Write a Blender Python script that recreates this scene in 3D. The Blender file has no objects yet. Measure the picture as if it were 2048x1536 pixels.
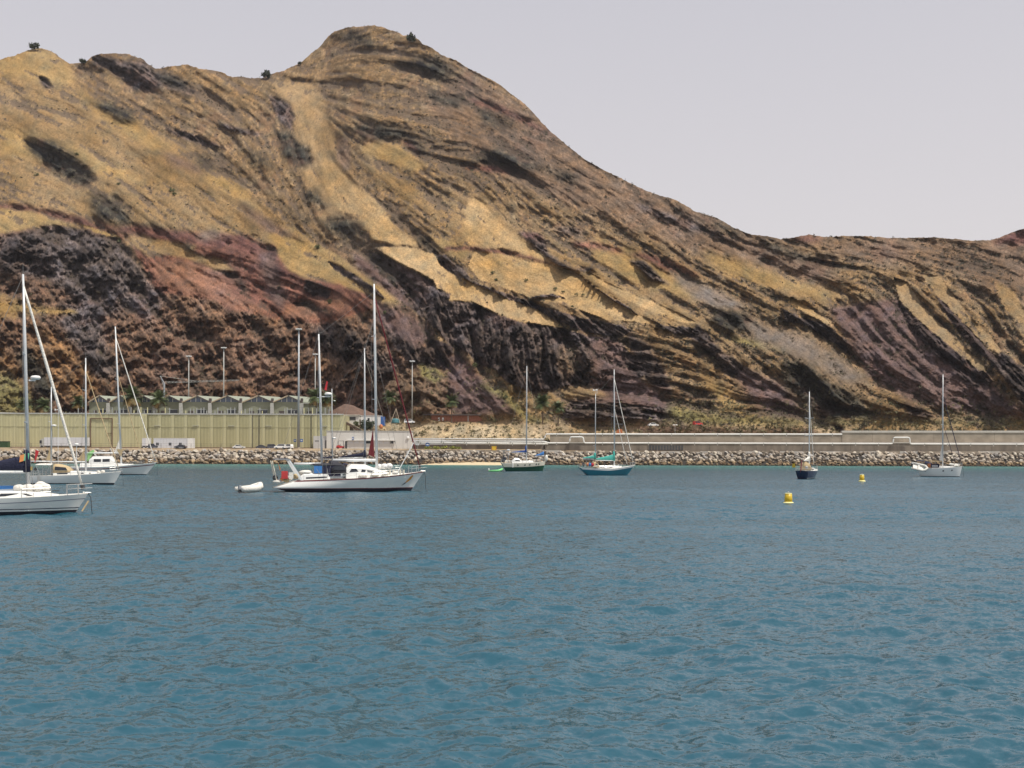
import bpy, bmesh, math, random
import numpy as np
from mathutils import Vector, Matrix
random.seed(7)
SC = bpy.context.scene
COL = SC.collection
# ------------------------------------------------------------------ camera, sky, sun, exposure
F = 2200.0          # focal length expressed in photo pixels (photo 2048 wide)
YH = 905.0          # horizon row
CX = 1024.0
EYE = 4.5           # metres above the water
ROLL = 0.003
cam_data = bpy.data.cameras.new("camera")
cam = bpy.data.objects.new("camera", cam_data)
COL.objects.link(cam)
cam_data.sensor_width = 36.0
cam_data.lens = 36.0 * F / 2048.0
cam_data.shift_y = (YH - 768.0) / 2048.0
cam_data.clip_start = 0.5
cam_data.clip_end = 30000.0
_r = Vector((1, 0, ROLL)).normalized(); _b = Vector((0, -1, 0)); _u = _b.cross(_r)
cam.matrix_world = Matrix(((_r.x, _u.x, _b.x, 0), (_r.y, _u.y, _b.y, 0), (_r.z, _u.z, _b.z, EYE), (0, 0, 0, 1)))
SC.camera = cam

SUN_EL, SUN_AZ = 62.0, 124.0      # azimuth clockwise from +Y (view direction)
world = bpy.data.worlds.new("World"); SC.world = world; world.use_nodes = True
nt = world.node_tree; nt.nodes.clear()
out = nt.nodes.new("ShaderNodeOutputWorld"); bg = nt.nodes.new("ShaderNodeBackground")
sky = nt.nodes.new("ShaderNodeTexSky"); sky.sky_type = 'NISHITA'; sky.sun_disc = False
sky.sun_elevation = math.radians(SUN_EL); sky.sun_rotation = math.radians(SUN_AZ)
sky.dust_density = 6.0; sky.air_density = 1.0; sky.ozone_density = 1.0
SKY_STR = 0.09
mixw = nt.nodes.new("ShaderNodeMix"); mixw.data_type = 'RGBA'
mixw.inputs[0].default_value = 0.82
# milky high haze: a veil that is brightest and warmest near the horizon all the way round
tcw = nt.nodes.new("ShaderNodeTexCoord"); sxw = nt.nodes.new("ShaderNodeSeparateXYZ"); nt.links.new(tcw.outputs['Generated'], sxw.inputs[0])
rw = nt.nodes.new("ShaderNodeValToRGB"); e = rw.color_ramp.elements
e[0].position = 0.0; e[0].color = (.88, .83, .82, 1); e[1].position = 1.0; e[1].color = (.52, .56, .68, 1)
q = e.new(.16); q.color = (.845, .80, .805, 1); q = e.new(.42); q.color = (.68, .665, .715, 1)
nt.links.new(sxw.outputs[2], rw.inputs[0])
vw = nt.nodes.new("ShaderNodeVectorMath"); vw.operation = 'SCALE'; vw.inputs['Scale'].default_value = 11.0
nt.links.new(rw.outputs[0], vw.inputs[0]); nt.links.new(vw.outputs[0], mixw.inputs[7])
nt.links.new(sky.outputs[0], mixw.inputs[6]); nt.links.new(mixw.outputs[2], bg.inputs[0])
bg.inputs[1].default_value = SKY_STR
nt.links.new(bg.outputs[0], out.inputs[0])
sun_data = bpy.data.lights.new("sun", 'SUN'); sun_data.energy = 4.1; sun_data.angle = math.radians(0.5)
sun_data.color = (1.0, 0.945, 0.845)
sun = bpy.data.objects.new("sun", sun_data); COL.objects.link(sun)
_el, _az = math.radians(SUN_EL), math.radians(SUN_AZ)
to_sun = Vector((math.sin(_az) * math.cos(_el), math.cos(_az) * math.cos(_el), math.sin(_el)))
sun.rotation_euler = (-to_sun).to_track_quat('-Z', 'Y').to_euler()
SC.view_settings.view_transform = 'Standard'; SC.view_settings.look = 'None'
SC.view_settings.exposure = 0.0; SC.view_settings.gamma = 1.0; SC.view_settings.use_curve_mapping = False

# ------------------------------------------------------------------ helpers
def yc(x, y): return y - ROLL * (x - CX)
def P(x, y, Y):                      # photo pixel at distance Y -> world point
    return Vector(((x - CX + ROLL * (y - YH)) / F * Y, Y, EYE + (YH - yc(x, y)) / F * Y))
def Xat(x, Y): return (x - CX) / F * Y
def Zat(y, Y, x=CX): return EYE + (YH - yc(x, y)) / F * Y
def ywater(x, y):                    # distance of the water point seen at pixel
    return F * EYE / (yc(x, y) - YH)
def tag(o, label=None, cat=None, group=None, kind=None):
    if label: o['label'] = label
    if cat: o['category'] = cat
    if group: o['group'] = group
    if kind: o['kind'] = kind
    return o
def empty(name, loc=(0, 0, 0), rz=0.0, label=None, cat=None, group=None):
    o = bpy.data.objects.new(name, None); COL.objects.link(o)
    o.location = loc; o.rotation_euler = (0, 0, rz); o.empty_display_size = 0.3
    return tag(o, label, cat, group)
def link_mesh(name, me, m=None, parent=None):
    o = bpy.data.objects.new(name, me); COL.objects.link(o)
    if m is not None and not me.materials: me.materials.append(m)
    if parent is not None: o.parent = parent
    return o
def np_mesh(name, V, Q, m=None, parent=None, smooth=False):
    """V (n,3) array, Q (k,4) or (k,3) int array"""
    me = bpy.data.meshes.new(name)
    V = np.ascontiguousarray(V, dtype=np.float32); Q = np.ascontiguousarray(Q, dtype=np.int32)
    k, c = Q.shape
    me.vertices.add(len(V)); me.vertices.foreach_set('co', V.ravel())
    me.loops.add(k * c); me.loops.foreach_set('vertex_index', Q.ravel())
    me.polygons.add(k)
    me.polygons.foreach_set('loop_start', np.arange(0, k * c, c, dtype=np.int32))
    me.polygons.foreach_set('loop_total', np.full(k, c, dtype=np.int32))
    if smooth: me.polygons.foreach_set('use_smooth', np.ones(k, dtype=bool))
    me.update(calc_edges=True); me.validate()
    return link_mesh(name, me, m, parent)
def mat(name, col, rough=0.6, metal=0.0, var=0.12, scale=1.5, bump=0.0, bscale=8.0, spec=0.5, col2=None, stretch=(1, 1, 1), coat=0.0):
    m = bpy.data.materials.new(name); m.use_nodes = True
    t = m.node_tree; b = t.nodes['Principled BSDF']
    b.inputs['Roughness'].default_value = rough; b.inputs['Metallic'].default_value = metal
    b.inputs['Specular IOR Level'].default_value = spec
    b.inputs['Coat Weight'].default_value = coat
    tc = t.nodes.new('ShaderNodeTexCoord'); mp = t.nodes.new('ShaderNodeMapping'); mp.inputs['Scale'].default_value = stretch
    t.links.new(tc.outputs['Object'], mp.inputs[0])
    n = t.nodes.new('ShaderNodeTexNoise'); n.inputs['Scale'].default_value = scale; n.inputs['Detail'].default_value = 5
    t.links.new(mp.outputs[0], n.inputs['Vector'])
    r = t.nodes.new('ShaderNodeValToRGB'); r.color_ramp.elements[0].position = 0.3; r.color_ramp.elements[1].position = 0.7
    c2 = col2 if col2 else tuple(c * (1 - 2 * var) for c in col)
    r.color_ramp.elements[0].color = (*c2, 1); r.color_ramp.elements[1].color = (*col, 1)
    t.links.new(n.outputs[0], r.inputs[0]); t.links.new(r.outputs[0], b.inputs['Base Color'])
    if bump > 0:
        n2 = t.nodes.new('ShaderNodeTexNoise'); n2.inputs['Scale'].default_value = bscale; n2.inputs['Detail'].default_value = 6
        t.links.new(mp.outputs[0], n2.inputs['Vector'])
        bp = t.nodes.new('ShaderNodeBump'); bp.inputs['Strength'].default_value = bump; bp.inputs['Distance'].default_value = 0.2
        t.links.new(n2.outputs[0], bp.inputs['Height']); t.links.new(bp.outputs[0], b.inputs['Normal'])
    return m
class MB:
    """collects simple solids into one mesh"""
    def __init__(s): s.v = []; s.f = []
    def box(s, x0, x1, y0, y1, z0, z1):
        i = len(s.v)
        s.v += [(x0, y0, z0), (x1, y0, z0), (x1, y1, z0), (x0, y1, z0), (x0, y0, z1), (x1, y0, z1), (x1, y1, z1), (x0, y1, z1)]
        s.f += [(i, i+3, i+2, i+1), (i+4, i+5, i+6, i+7), (i, i+1, i+5, i+4), (i+1, i+2, i+6, i+5), (i+2, i+3, i+7, i+6), (i+3, i, i+4, i+7)]
        return s
    def tube(s, pts, r, n=8, cap=True):
        pts = [Vector(p) for p in pts]; rs = r if isinstance(r, (list, tuple)) else [r] * len(pts)
        i0 = len(s.v)
        for k, p in enumerate(pts):
            d = (pts[min(k+1, len(pts)-1)] - pts[max(k-1, 0)]).normalized()
            a = Vector((0, 0, 1)) if abs(d.z) < 0.9 else Vector((1, 0, 0))
            u = d.cross(a).normalized(); w = d.cross(u)
            for j in range(n):
                t = 2 * math.pi * j / n
                s.v.append(tuple(p + (u * math.cos(t) + w * math.sin(t)) * rs[k]))
        for k in range(len(pts) - 1):
            for j in range(n):
                a = i0 + k * n + j; b = i0 + k * n + (j + 1) % n
                s.f.append((a, b, b + n, a + n))
        if cap:
            s.f.append(tuple(i0 + j for j in range(n))[::-1])
            s.f.append(tuple(i0 + (len(pts) - 1) * n + j for j in range(n)))
        return s
    def prism(s, poly, d):           # poly: list of 3D points, d: extrusion vector
        i = len(s.v); n = len(poly); d = Vector(d)
        s.v += [tuple(p) for p in poly] + [tuple(Vector(p) + d) for p in poly]
        s.f += [tuple(range(i, i + n))[::-1], tuple(range(i + n, i + 2 * n))]
        for j in range(n): s.f.append((i + j, i + (j + 1) % n, i + n + (j + 1) % n, i + n + j))
        return s
    def loft(s, rings, closed=True, cap=True):
        i0 = len(s.v); n = len(rings[0])
        for r in rings: s.v += [tuple(p) for p in r]
        for k in range(len(rings) - 1):
            for j in range(n if closed else n - 1):
                a = i0 + k * n + j; b = i0 + k * n + (j + 1) % n
                s.f.append((a, b, b + n, a + n))
        if cap:
            s.f.append(tuple(i0 + j for j in range(n))[::-1]); s.f.append(tuple(i0 + (len(rings) - 1) * n + j for j in range(n)))
        return s
    def lathe(s, prof, c=(0, 0, 0), n=20):   # prof: (r,z)
        rings = [[(c[0] + r * math.cos(2*math.pi*j/n), c[1] + r * math.sin(2*math.pi*j/n), c[2] + z) for j in range(n)] for r, z in prof]
        return s.loft(rings)
    def ball(s, c, rx, ry=None, rz=None, n=10, jit=0.0):
        ry = ry or rx; rz = rz or rx
        rings = []
        for k in range(1, n // 2 + 2):
            th = math.pi * (k - 0.5) / (n // 2 + 1)
            rings.append([(c[0] + rx*math.sin(th)*math.cos(2*math.pi*j/n)*(1+random.uniform(-jit, jit)), c[1] + ry*math.sin(th)*math.sin(2*math.pi*j/n)*(1+random.uniform(-jit, jit)), c[2] - rz*math.cos(th)) for j in range(n)])
        return s.loft(rings)
    def build(s, name, m, parent=None, smooth=False, recalc=True):
        me = bpy.data.meshes.new(name); me.from_pydata(s.v, [], s.f)
        if recalc:
            bm = bmesh.new(); bm.from_mesh(me); bmesh.ops.recalc_face_normals(bm, faces=bm.faces); bm.to_mesh(me); bm.free()
        if smooth:
            me.polygons.foreach_set('use_smooth', [True] * len(me.polygons))
            me.update()
        return link_mesh(name, me, m, parent)
def copy_tree(o, parent=None):
    c = o.copy(); COL.objects.link(c)
    if parent is not None: c.parent = parent
    for ch in [k for k in bpy.data.objects if k.parent == o]: copy_tree(ch, c)
    return c

# ------------------------------------------------------------------ noise in numpy
_rng = np.random.default_rng(11)
_GR = _rng.uniform(0, 2 * np.pi, (512, 512)).astype(np.float32)
_GX, _GY = np.cos(_GR), np.sin(_GR)
def perlin(x, y, seed=0):
    x = np.asarray(x, np.float32) + seed * 17.31; y = np.asarray(y, np.float32) + seed * 9.77
    xi = np.floor(x).astype(np.int32); yi = np.floor(y).astype(np.int32)
    fx = x - xi; fy = y - yi
    u = fx * fx * fx * (fx * (fx * 6 - 15) + 10); v = fy * fy * fy * (fy * (fy * 6 - 15) + 10)
    def g(a, b, dx, dy):
        a = a & 511; b = b & 511
        return _GX[a, b] * dx + _GY[a, b] * dy
    n00 = g(xi, yi, fx, fy); n10 = g(xi + 1, yi, fx - 1, fy); n01 = g(xi, yi + 1, fx, fy - 1); n11 = g(xi + 1, yi + 1, fx - 1, fy - 1)
    return ((n00 * (1 - u) + n10 * u) * (1 - v) + (n01 * (1 - u) + n11 * u) * v) * 1.5
def fbm(x, y, octv=5, seed=0, gain=0.5):
    r = 0; a = 1.0; t = 0
    for k in range(octv):
        r = r + a * perlin(x * 2**k, y * 2**k, seed + k); t += a; a *= gain
    return r / t
def sstep(a, b, x):
    t = np.clip((x - a) / (b - a), 0, 1); return t * t * (3 - 2 * t)
def blur(A, r):
    if r < 1: return A
    for ax in (0, 1):
        for _ in range(2):
            pad = [(0, 0), (0, 0)]; pad[ax] = (r + 1, r)
            c = np.cumsum(np.pad(A, pad, mode='edge'), axis=ax, dtype=np.float64)
            n = A.shape[ax]
            hi = [slice(None), slice(None)]; lo = [slice(None), slice(None)]
            hi[ax] = slice(2 * r + 1, 2 * r + 1 + n); lo[ax] = slice(0, n)
            A = ((c[tuple(hi)] - c[tuple(lo)]) / (2 * r + 1)).astype(np.float32)
    return A
# ------------------------------------------------------------------ the mountain
# It is laid out on a grid of bearings (gx) and elevation angles (gy) as a survey would be, then every
# node gets its own distance by integrating the local steepness of grass slopes, cliffs and quarry faces.
GS = 2
gx1 = np.arange(-420, 2470, GS, dtype=np.float32); gy1 = np.arange(880, 38, -GS, dtype=np.float32)
GXX, GYY = np.meshgrid(gx1, gy1)          # rows go upward
NR, NC = GXX.shape
skyl = [(-420,215),(-250,190),(-120,150),(0,122),(25,115),(48,106),(68,100),(82,99),(100,105),(118,118),(137,130),(160,129),(172,124),(180,116),(192,112),(215,109),(250,110),(270,116),(285,121),(290,128),(298,134),(310,140),(322,138),(340,134),(372,131),(385,136),(395,140),(430,143),(445,147),(452,152),(462,156),(480,155),(500,158),(520,158),(538,151),(568,142),(602,125),(620,108),(637,95),(654,74),(667,64),(691,55),(719,54),(739,52),(760,54),(777,62),(790,64),(804,72),(821,74),(835,79),(842,88),(862,96),(883,112),(910,122),(944,142),(970,155),(995,168),(1020,187),(1047,207),(1065,225),(1081,245),(1101,264),(1132,290),(1166,317),(1200,336),(1240,356),(1270,371),(1310,388),(1353,400),(1386,421),(1432,435),(1465,454),(1498,468),(1531,470),(1560,477),(1593,472),(1618,468),(1647,472),(1689,470),(1738,471),(1780,474),(1829,474),(1862,472),(1904,475),(1945,479),(1978,477),(1995,474),(2012,466),(2048,453),(2150,418),(2300,395),(2470,420)]
sx, sy = np.array(skyl, np.float32).T
SKY1 = np.interp(gx1, sx, sy).astype(np.float32)
SKY1 += 2.2 * fbm(gx1 / 26, gx1 * 0, 4, 3) - 2.0 * np.maximum(0, fbm(gx1 / 7, gx1 * 0 + 4, 3, 9) * 1.6)
# classes: colour, slope angle, relief, dark mottling (shrubs and painted rib shade)
CL = {
 'scrub':   ((.272,.178,.092), 41, 1.0, .60), 'grass': ((.35,.232,.098), 35, .30, .16), 'grass2': ((.31,.205,.100), 38, .55, .42),
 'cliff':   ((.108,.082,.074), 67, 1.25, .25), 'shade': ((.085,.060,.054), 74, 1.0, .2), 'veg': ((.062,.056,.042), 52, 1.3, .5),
 'blue':    ((.130,.105,.100), 52, 1.2, .42), 'rubble': ((.185,.112,.074), 49, 1.12, .42), 'purple': ((.150,.098,.086), 44, .85, .25),
 'red':     ((.190,.088,.064), 52, 1.0, .22), 'redlt': ((.27,.140,.092), 42, .7, .15), 'maroon': ((.150,.070,.058), 60, .9, .2),
 'orange':  ((.27,.155,.075), 46, 1.0, .30), 'scree': ((.215,.170,.135), 38, .35, .25), 'green': ((.24,.205,.085), 30, .6, .40),
 'apron':   ((.42,.30,.175), 22, .30, .26), 'dune': ((.52,.40,.245), 20, .35, .10), 'brown': ((.215,.142,.094), 42, .8, .42),
 'facet':   ((.450,.300,.145), 34, .13, .12), 'chute':   ((.33,.225,.118), 37, .25, .22),
}
# (class, lateral aspect, edge softness, polygon)   aspect<0: the face looks to the left
PT = []
def pg(c, poly, asp=0.0, soft=1): PT.append((c, asp, soft + (2 if c == 'veg' else 0) + (1 if c in ('maroon', 'red', 'redlt', 'purple', 'scree') else 0), poly))
# --- broad zones
pg('grass2', [(-420,210),(0,118),(68,95),(137,132),(180,170),(240,190),(330,230),(430,330),(520,420),(620,480),(720,540),(640,600),(540,520),(430,470),(200,450),(-420,420)], .0, 4)
pg('scrub', [(137,130),(215,105),(300,125),(400,140),(530,155),(585,230),(620,330),(650,460),(560,440),(470,360),(360,290),(240,230),(170,190)], 0, 4)
pg('brown', [(760,60),(870,100),(1060,220),(1200,335),(1400,420),(1560,480),(1700,560),(1560,580),(1300,470),(1100,400),(950,330),(870,240),(800,140)], .2, 6)
pg('brown', [(1560,470),(2048,470),(2470,420),(2470,620),(2048,620),(1900,540),(1700,520)], .1, 6)
# --- left flank grass
pg('grass2', [(-200,235),(0,215),(60,235),(150,290),(235,318),(300,372),(380,420),(480,452),(515,476),(470,477),(400,462),(310,452),(262,448),(235,410),(190,380),(120,365),(60,330),(0,300),(-200,290)], .2, 3)
pg('grass', [(0,262),(60,262),(160,300),(300,370),(200,352),(100,330),(0,310)], .2, 3)
pg('grass', [(20,110),(68,98),(100,108),(140,140),(150,170),(90,170),(40,160),(0,150),(-60,160),(-60,130)], 0, 3)
pg('grass', [(150,180),(220,215),(330,290),(400,330),(520,400),(600,450),(640,480),(590,470),(480,400),(380,350),(300,300),(200,240)], -.2, 3)
pg('veg', [(48,279),(113,284),(137,306),(178,333),(188,368),(171,374),(147,374),(120,354),(85,333),(58,309)], -.3, 1)
pg('veg', [(165,200),(212,205),(262,222),(276,243),(240,247),(205,226)], -.2, 1)
pg('veg', [(171,388),(239,395),(262,443),(342,458),(395,470),(308,467),(239,455),(191,440)], -.2, 2)
pg('cliff', [(75,155),(90,162),(104,182),(92,184),(78,168)], -.3)
pg('cliff', [(174,116),(212,108),(246,123),(290,122),(308,144),(342,151),(379,173),(403,190),(376,194),(325,176),(297,186),(267,184),(236,170),(215,140),(190,140)], -.1, 2)
pg('grass2', [(205,150),(240,160),(262,180),(230,178)], 0, 2)
pg('veg', [(306,148),(345,153),(380,175),(360,180),(320,168)], -.2)
pg('cliff', [(325,255),(362,262),(440,292),(460,300),(420,297),(340,272)], -.2)
pg('cliff', [(430,245),(470,255),(520,268),(510,276),(450,262)], -.2)
pg('purple', [(310,300),(370,318),(420,350),(400,352),(340,330)], 0, 3)
pg('cliff', [(533,190),(574,205),(588,231),(581,262),(560,251),(540,210)], -.4)
pg('veg', [(550,265),(581,263),(600,285),(625,309),(627,333),(612,336),(578,328),(560,306)], -.2)
pg('veg', [(483,295),(520,310),(542,327),(548,341),(506,322)], -.3)
pg('veg', [(380,300),(410,318),(430,345),(400,340)], -.3, 2)
pg('scrub', [(505,385),(581,412),(643,452),(690,470),(640,482),(564,448),(500,400)], -.2, 3)
pg('veg', [(540,400),(600,430),(640,455),(590,440)], -.3, 2)
pg('veg', [(608,374),(643,385),(648,415),(629,412),(602,402)], 0, 1)
pg('purple', [(470,400),(520,430),(580,470),(600,490),(540,470),(490,430)], 0, 3)
# --- peak
pg('scrub', [(654,70),(720,50),(800,66),(870,100),(930,140),(900,190),(820,180),(740,160),(690,130),(650,110)], 0, 5)
pg('veg', [(676,62),(712,56),(722,72),(746,78),(760,91),(739,95),(691,84),(668,78)], 0, 2)
pg('veg', [(767,139),(801,122),(842,115),(893,115),(905,140),(896,158),(869,163),(845,146),(808,139)], .1, 2)
pg('veg', [(845,177),(876,187),(903,194),(935,186),(928,204),(910,214),(883,214),(852,196)], .1, 1)
pg('veg', [(955,214),(978,225),(999,238),(1033,242),(1006,259),(978,250),(956,236)], .1, 2)
pg('maroon', [(930,192),(955,200),(1000,212),(1040,233),(1101,265),(1095,268),(1050,248),(996,222),(950,210)], .2, 1)
pg('veg', [(691,259),(722,245),(760,246),(797,256),(821,268),(849,300),(856,318),(828,307),(808,279),(780,277),(746,283),(719,272)], 0, 1)
pg('maroon', [(795,280),(815,282),(850,318),(830,310)], -.2, 1)
pg('grass', [(725,290),(760,285),(800,290),(830,318),(850,335),(830,345),(790,330),(750,320),(720,305)], 0, 2)
pg('veg', [(905,325),(961,310),(989,292),(1047,310),(1081,330),(1132,346),(1165,365),(1142,368),(1098,348),(1047,337),(996,330),(950,330)], 0, 2)
pg('maroon', [(925,330),(990,332),(1040,345),(985,345),(930,340)], 0, 1)
pg('brown', [(670,276),(693,274),(700,300),(700,336),(685,343),(672,320)], .1, 1)
pg('veg', [(820,480),(850,500),(870,540),(900,540),(880,500),(850,470)], 0, 2)
# --- pale chute and grass facets
pg('grass2', [(900,380),(980,400),(1060,450),(1130,500),(1230,540),(1330,590),(1430,650),(1380,655),(1280,640),(1150,600),(1040,560),(930,510),(880,460),(860,410)], 0, 6)
pg('grass', [(1180,470),(1260,500),(1350,560),(1420,600),(1340,590),(1260,560),(1190,520)], .1, 3)
pg('grass', [(1240,490),(1262,496),(1330,548),(1345,562),(1300,545)], .1, 1)
pg('grass', [(1400,500),(1480,520),(1600,560),(1700,600),(1640,595),(1540,575),(1440,545)], .1, 4)
pg('grass2', [(700,300),(760,330),(830,380),(900,420),(860,430),(790,400),(730,350)], .1, 4)
pg('chute', [(535,163),(620,168),(652,204),(649,231),(671,272),(667,313),(685,348),(719,378),(746,406),(782,460),(700,460),(637,440),(650,416),(637,382),(610,365),(604,341),(626,324),(616,293),(590,279),(588,231),(582,211),(551,185)], 0, 2)
pg('facet', [(640,300),(668,330),(690,350),(722,380),(750,402),(787,451),(832,485),(833,495),(805,494),(742,481),(737,458),(716,438),(668,420),(645,370)], .1, 1)
pg('veg', [(690,436),(640,440),(655,465),(690,480),(720,478),(718,450)], 0, 2)
pg('facet', [(745,497),(785,494),(830,497),(867,509),(880,530),(893,543),(925,559),(969,578),(1027,602),(1072,619),(1130,656),(1096,652),(1041,643),(990,626),(942,604),(897,600),(901,588),(873,578),(867,564),(839,547),(791,524)], .25, 0)
pg('facet', [(925,420),(942,398),(960,402),(996,444),(1037,479),(1072,499),(1101,524),(1078,524),(1037,508),(990,499),(942,494),(926,468)], -.1, 1)
pg('facet', [(945,506),(993,504),(1055,524),(1106,528),(1135,535),(1162,552),(1197,581),(1232,605),(1263,622),(1300,639),(1322,648),(1249,641),(1208,638),(1164,621),(1126,604),(1068,600),(1003,573),(957,559),(935,532)], .2, 0)
pg('facet', [(1150,528),(1172,540),(1215,566),(1272,590),(1340,618),(1397,646),(1370,645),(1300,622),(1240,592),(1190,562)], .2, 0)
pg('grass', [(860,470),(900,480),(935,500),(925,520),(880,500)], .2, 2)
# --- dark columnar cliffs below the facets
pg('cliff', [(735,504),(764,511),(791,526),(839,549),(868,568),(873,580),(899,589),(897,602),(942,606),(990,628),(1041,645),(1126,658),(1181,673),(1232,673),(1249,694),(1284,728),(1300,742),(1240,775),(1181,769),(1126,772),(1092,788),(1044,777),(1010,762),(993,742),(959,728),(935,708),(901,690),(873,663),(849,639),(805,605),(771,580),(744,546)], -.55, 0)
pg('veg', [(730,505),(760,520),(800,555),(790,575),(760,560),(735,530)], -.3, 2)
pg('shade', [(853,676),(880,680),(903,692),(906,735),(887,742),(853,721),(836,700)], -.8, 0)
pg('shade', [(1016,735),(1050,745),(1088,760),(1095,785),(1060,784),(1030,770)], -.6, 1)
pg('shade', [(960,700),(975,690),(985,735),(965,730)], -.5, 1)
pg('brown', [(1120,690),(1160,700),(1150,740),(1128,765),(1118,730)], .1, 2)
pg('purple', [(894,742),(906,703),(928,718),(976,769),(1010,796),(1040,828),(901,832),(890,780)], -.1, 1)
pg('cliff', [(925,531),(942,562),(1003,583),(1072,608),(1133,627),(1198,644),(1249,650),(1262,664),(1232,675),(1164,662),(1113,641),(1078,622),(1027,602),(969,578),(925,557),(893,540),(873,513),(890,507),(908,530)], -.25, 0)
pg('cliff', [(1150,556),(1165,556),(1197,581),(1232,605),(1263,622),(1300,639),(1330,650),(1400,655),(1425,675),(1400,680),(1340,662),(1290,640),(1246,606),(1195,580)], -.25, 0)
pg('cliff', [(1034,463),(1072,466),(1092,482),(1096,508),(1147,535),(1198,533),(1170,545),(1120,535),(1090,515),(1060,490)], -.2, 1)
pg('red', [(1138,483),(1190,483),(1240,497),(1250,508),(1190,498),(1145,495)], 0, 1)
pg('maroon', [(1040,464),(1080,470),(1085,480),(1050,476)], 0, 1)
pg('cliff', [(1098,455),(1150,452),(1170,468),(1140,475)], 0, 3)
pg('maroon', [(1250,505),(1300,505),(1360,530),(1400,550),(1380,555),(1320,535)], -.3, 1)
pg('cliff', [(1255,520),(1285,520),(1340,570),(1300,560)], -.3, 1)
pg('scree', [(1340,537),(1386,558),(1457,592),(1492,617),(1432,613),(1397,601),(1360,570)], 0, 2)
pg('cliff', [(1395,645),(1432,690),(1490,731),(1530,756),(1500,766),(1448,742),(1413,706),(1380,670)], -.6, 1)
pg('veg', [(1420,612),(1490,624),(1518,655),(1457,668),(1420,645)], -.2, 2)
pg('green', [(1445,672),(1520,680),(1600,690),(1560,700),(1490,690)], 0, 2)
pg('purple', [(1181,672),(1236,680),(1262,740),(1322,790),(1343,800),(1341,842),(1240,845),(1100,842),(1096,805),(1181,772)], -.1, 1)
pg('cliff', [(1130,800),(1200,805),(1340,815),(1340,842),(1240,846),(1125,838)], 0, 0)
pg('cliff', [(1250,660),(1300,690),(1330,740),(1345,790),(1310,775),(1270,735)], -.3, 2)
pg('orange', [(1345,706),(1395,727),(1385,735),(1370,733)], 0, 2)
pg('grass2', [(1395,735),(1448,773),(1490,806),(1512,834),(1432,832),(1418,795)], 0, 2)
pg('grass', [(1420,760),(1470,800),(1490,826),(1440,815)], 0, 3)
pg('purple', [(1460,735),(1560,760),(1620,835),(1560,850),(1500,800)], -.2, 3)
pg('veg', [(1564,715),(1614,723),(1655,756),(1730,797),(1745,838),(1639,838),(1612,806),(1570,773)], -.1, 1)
pg('scree', [(1480,640),(1580,660),(1660,700),(1740,760),(1700,775),(1600,715),(1520,690)], -.1, 4)
pg('cliff', [(1560,612),(1598,632),(1655,648),(1697,682),(1742,706),(1780,738),(1800,752),(1771,754),(1742,729),(1709,717),(1668,684),(1614,650),(1570,640)], -.7, 0)
pg('purple', [(1655,613),(1796,595),(1845,640),(1920,706),(1972,746),(2022,800),(2060,812),(2060,842),(1950,824),(1821,802),(1738,752),(1700,690)], -.4, 1)
pg('facet', [(1580,592),(1620,616),(1662,643),(1655,648),(1612,626),(1575,603)], .2, 0)
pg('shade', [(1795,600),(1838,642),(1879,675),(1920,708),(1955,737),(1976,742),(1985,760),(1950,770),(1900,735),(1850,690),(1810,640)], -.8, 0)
pg('chute', [(1786,553),(1813,562),(1846,611),(1896,661),(1929,692),(1966,721),(1976,738),(1958,738),(1920,706),(1879,673),(1838,640),(1798,600)], .2, 0)
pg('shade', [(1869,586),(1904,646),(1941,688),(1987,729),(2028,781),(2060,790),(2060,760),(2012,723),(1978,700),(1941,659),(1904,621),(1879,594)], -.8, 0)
pg('chute', [(1843,546),(1879,550),(1912,597),(1945,638),(1980,670),(2003,700),(1998,706),(1975,694),(1941,657),(1904,619),(1871,586)], .2, 0)
pg('cliff', [(2003,700),(2048,730),(2200,800),(2200,840),(2060,830),(2010,760),(1980,720)], -.4, 1)
pg('chute', [(1990,560),(2030,580),(2060,640),(2120,700),(2100,710),(2040,660),(2000,600)], .2, 1)
pg('veg', [(1500,473),(1540,478),(1590,500),(1660,528),(1700,540),(1660,540),(1590,515),(1530,495)], 0, 1)
pg('cliff', [(1260,400),(1330,425),(1400,450),(1480,480),(1440,478),(1360,450),(1290,425)], 0, 2)
pg('maroon', [(1575,478),(1610,466),(1645,472),(1640,482),(1600,482)], 0, 2)
pg('maroon', [(1980,484),(2014,462),(2060,444),(2300,395),(2470,420),(2470,480),(2060,486)], .1, 1)
pg('veg', [(1380,420),(1450,448),(1500,470),(1460,470),(1400,440)], .1, 2)
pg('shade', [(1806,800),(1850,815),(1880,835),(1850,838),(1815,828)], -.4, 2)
pg('facet', [(930,425),(944,396),(958,402),(996,444),(1037,479),(1072,499),(1101,524),(1078,524),(1037,506),(990,497),(944,490)], 0, 0)
pg('maroon', [(885,494),(930,492),(990,498),(1040,507),(1100,525),(1098,530),(1040,514),(985,505),(930,500),(890,502)], 0, 0)
pg('facet', [(947,507),(993,506),(1055,526),(1106,530),(1135,537),(1162,554),(1197,583),(1232,606),(1263,623),(1300,640),(1322,649),(1249,642),(1208,638),(1164,622),(1126,605),(1068,600),(1003,573),(957,557),(937,532)], .1, 0)
pg('cliff', [(1058,594),(1090,588),(1125,592),(1128,596),(1090,594),(1062,599)], 0, 0)
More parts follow.
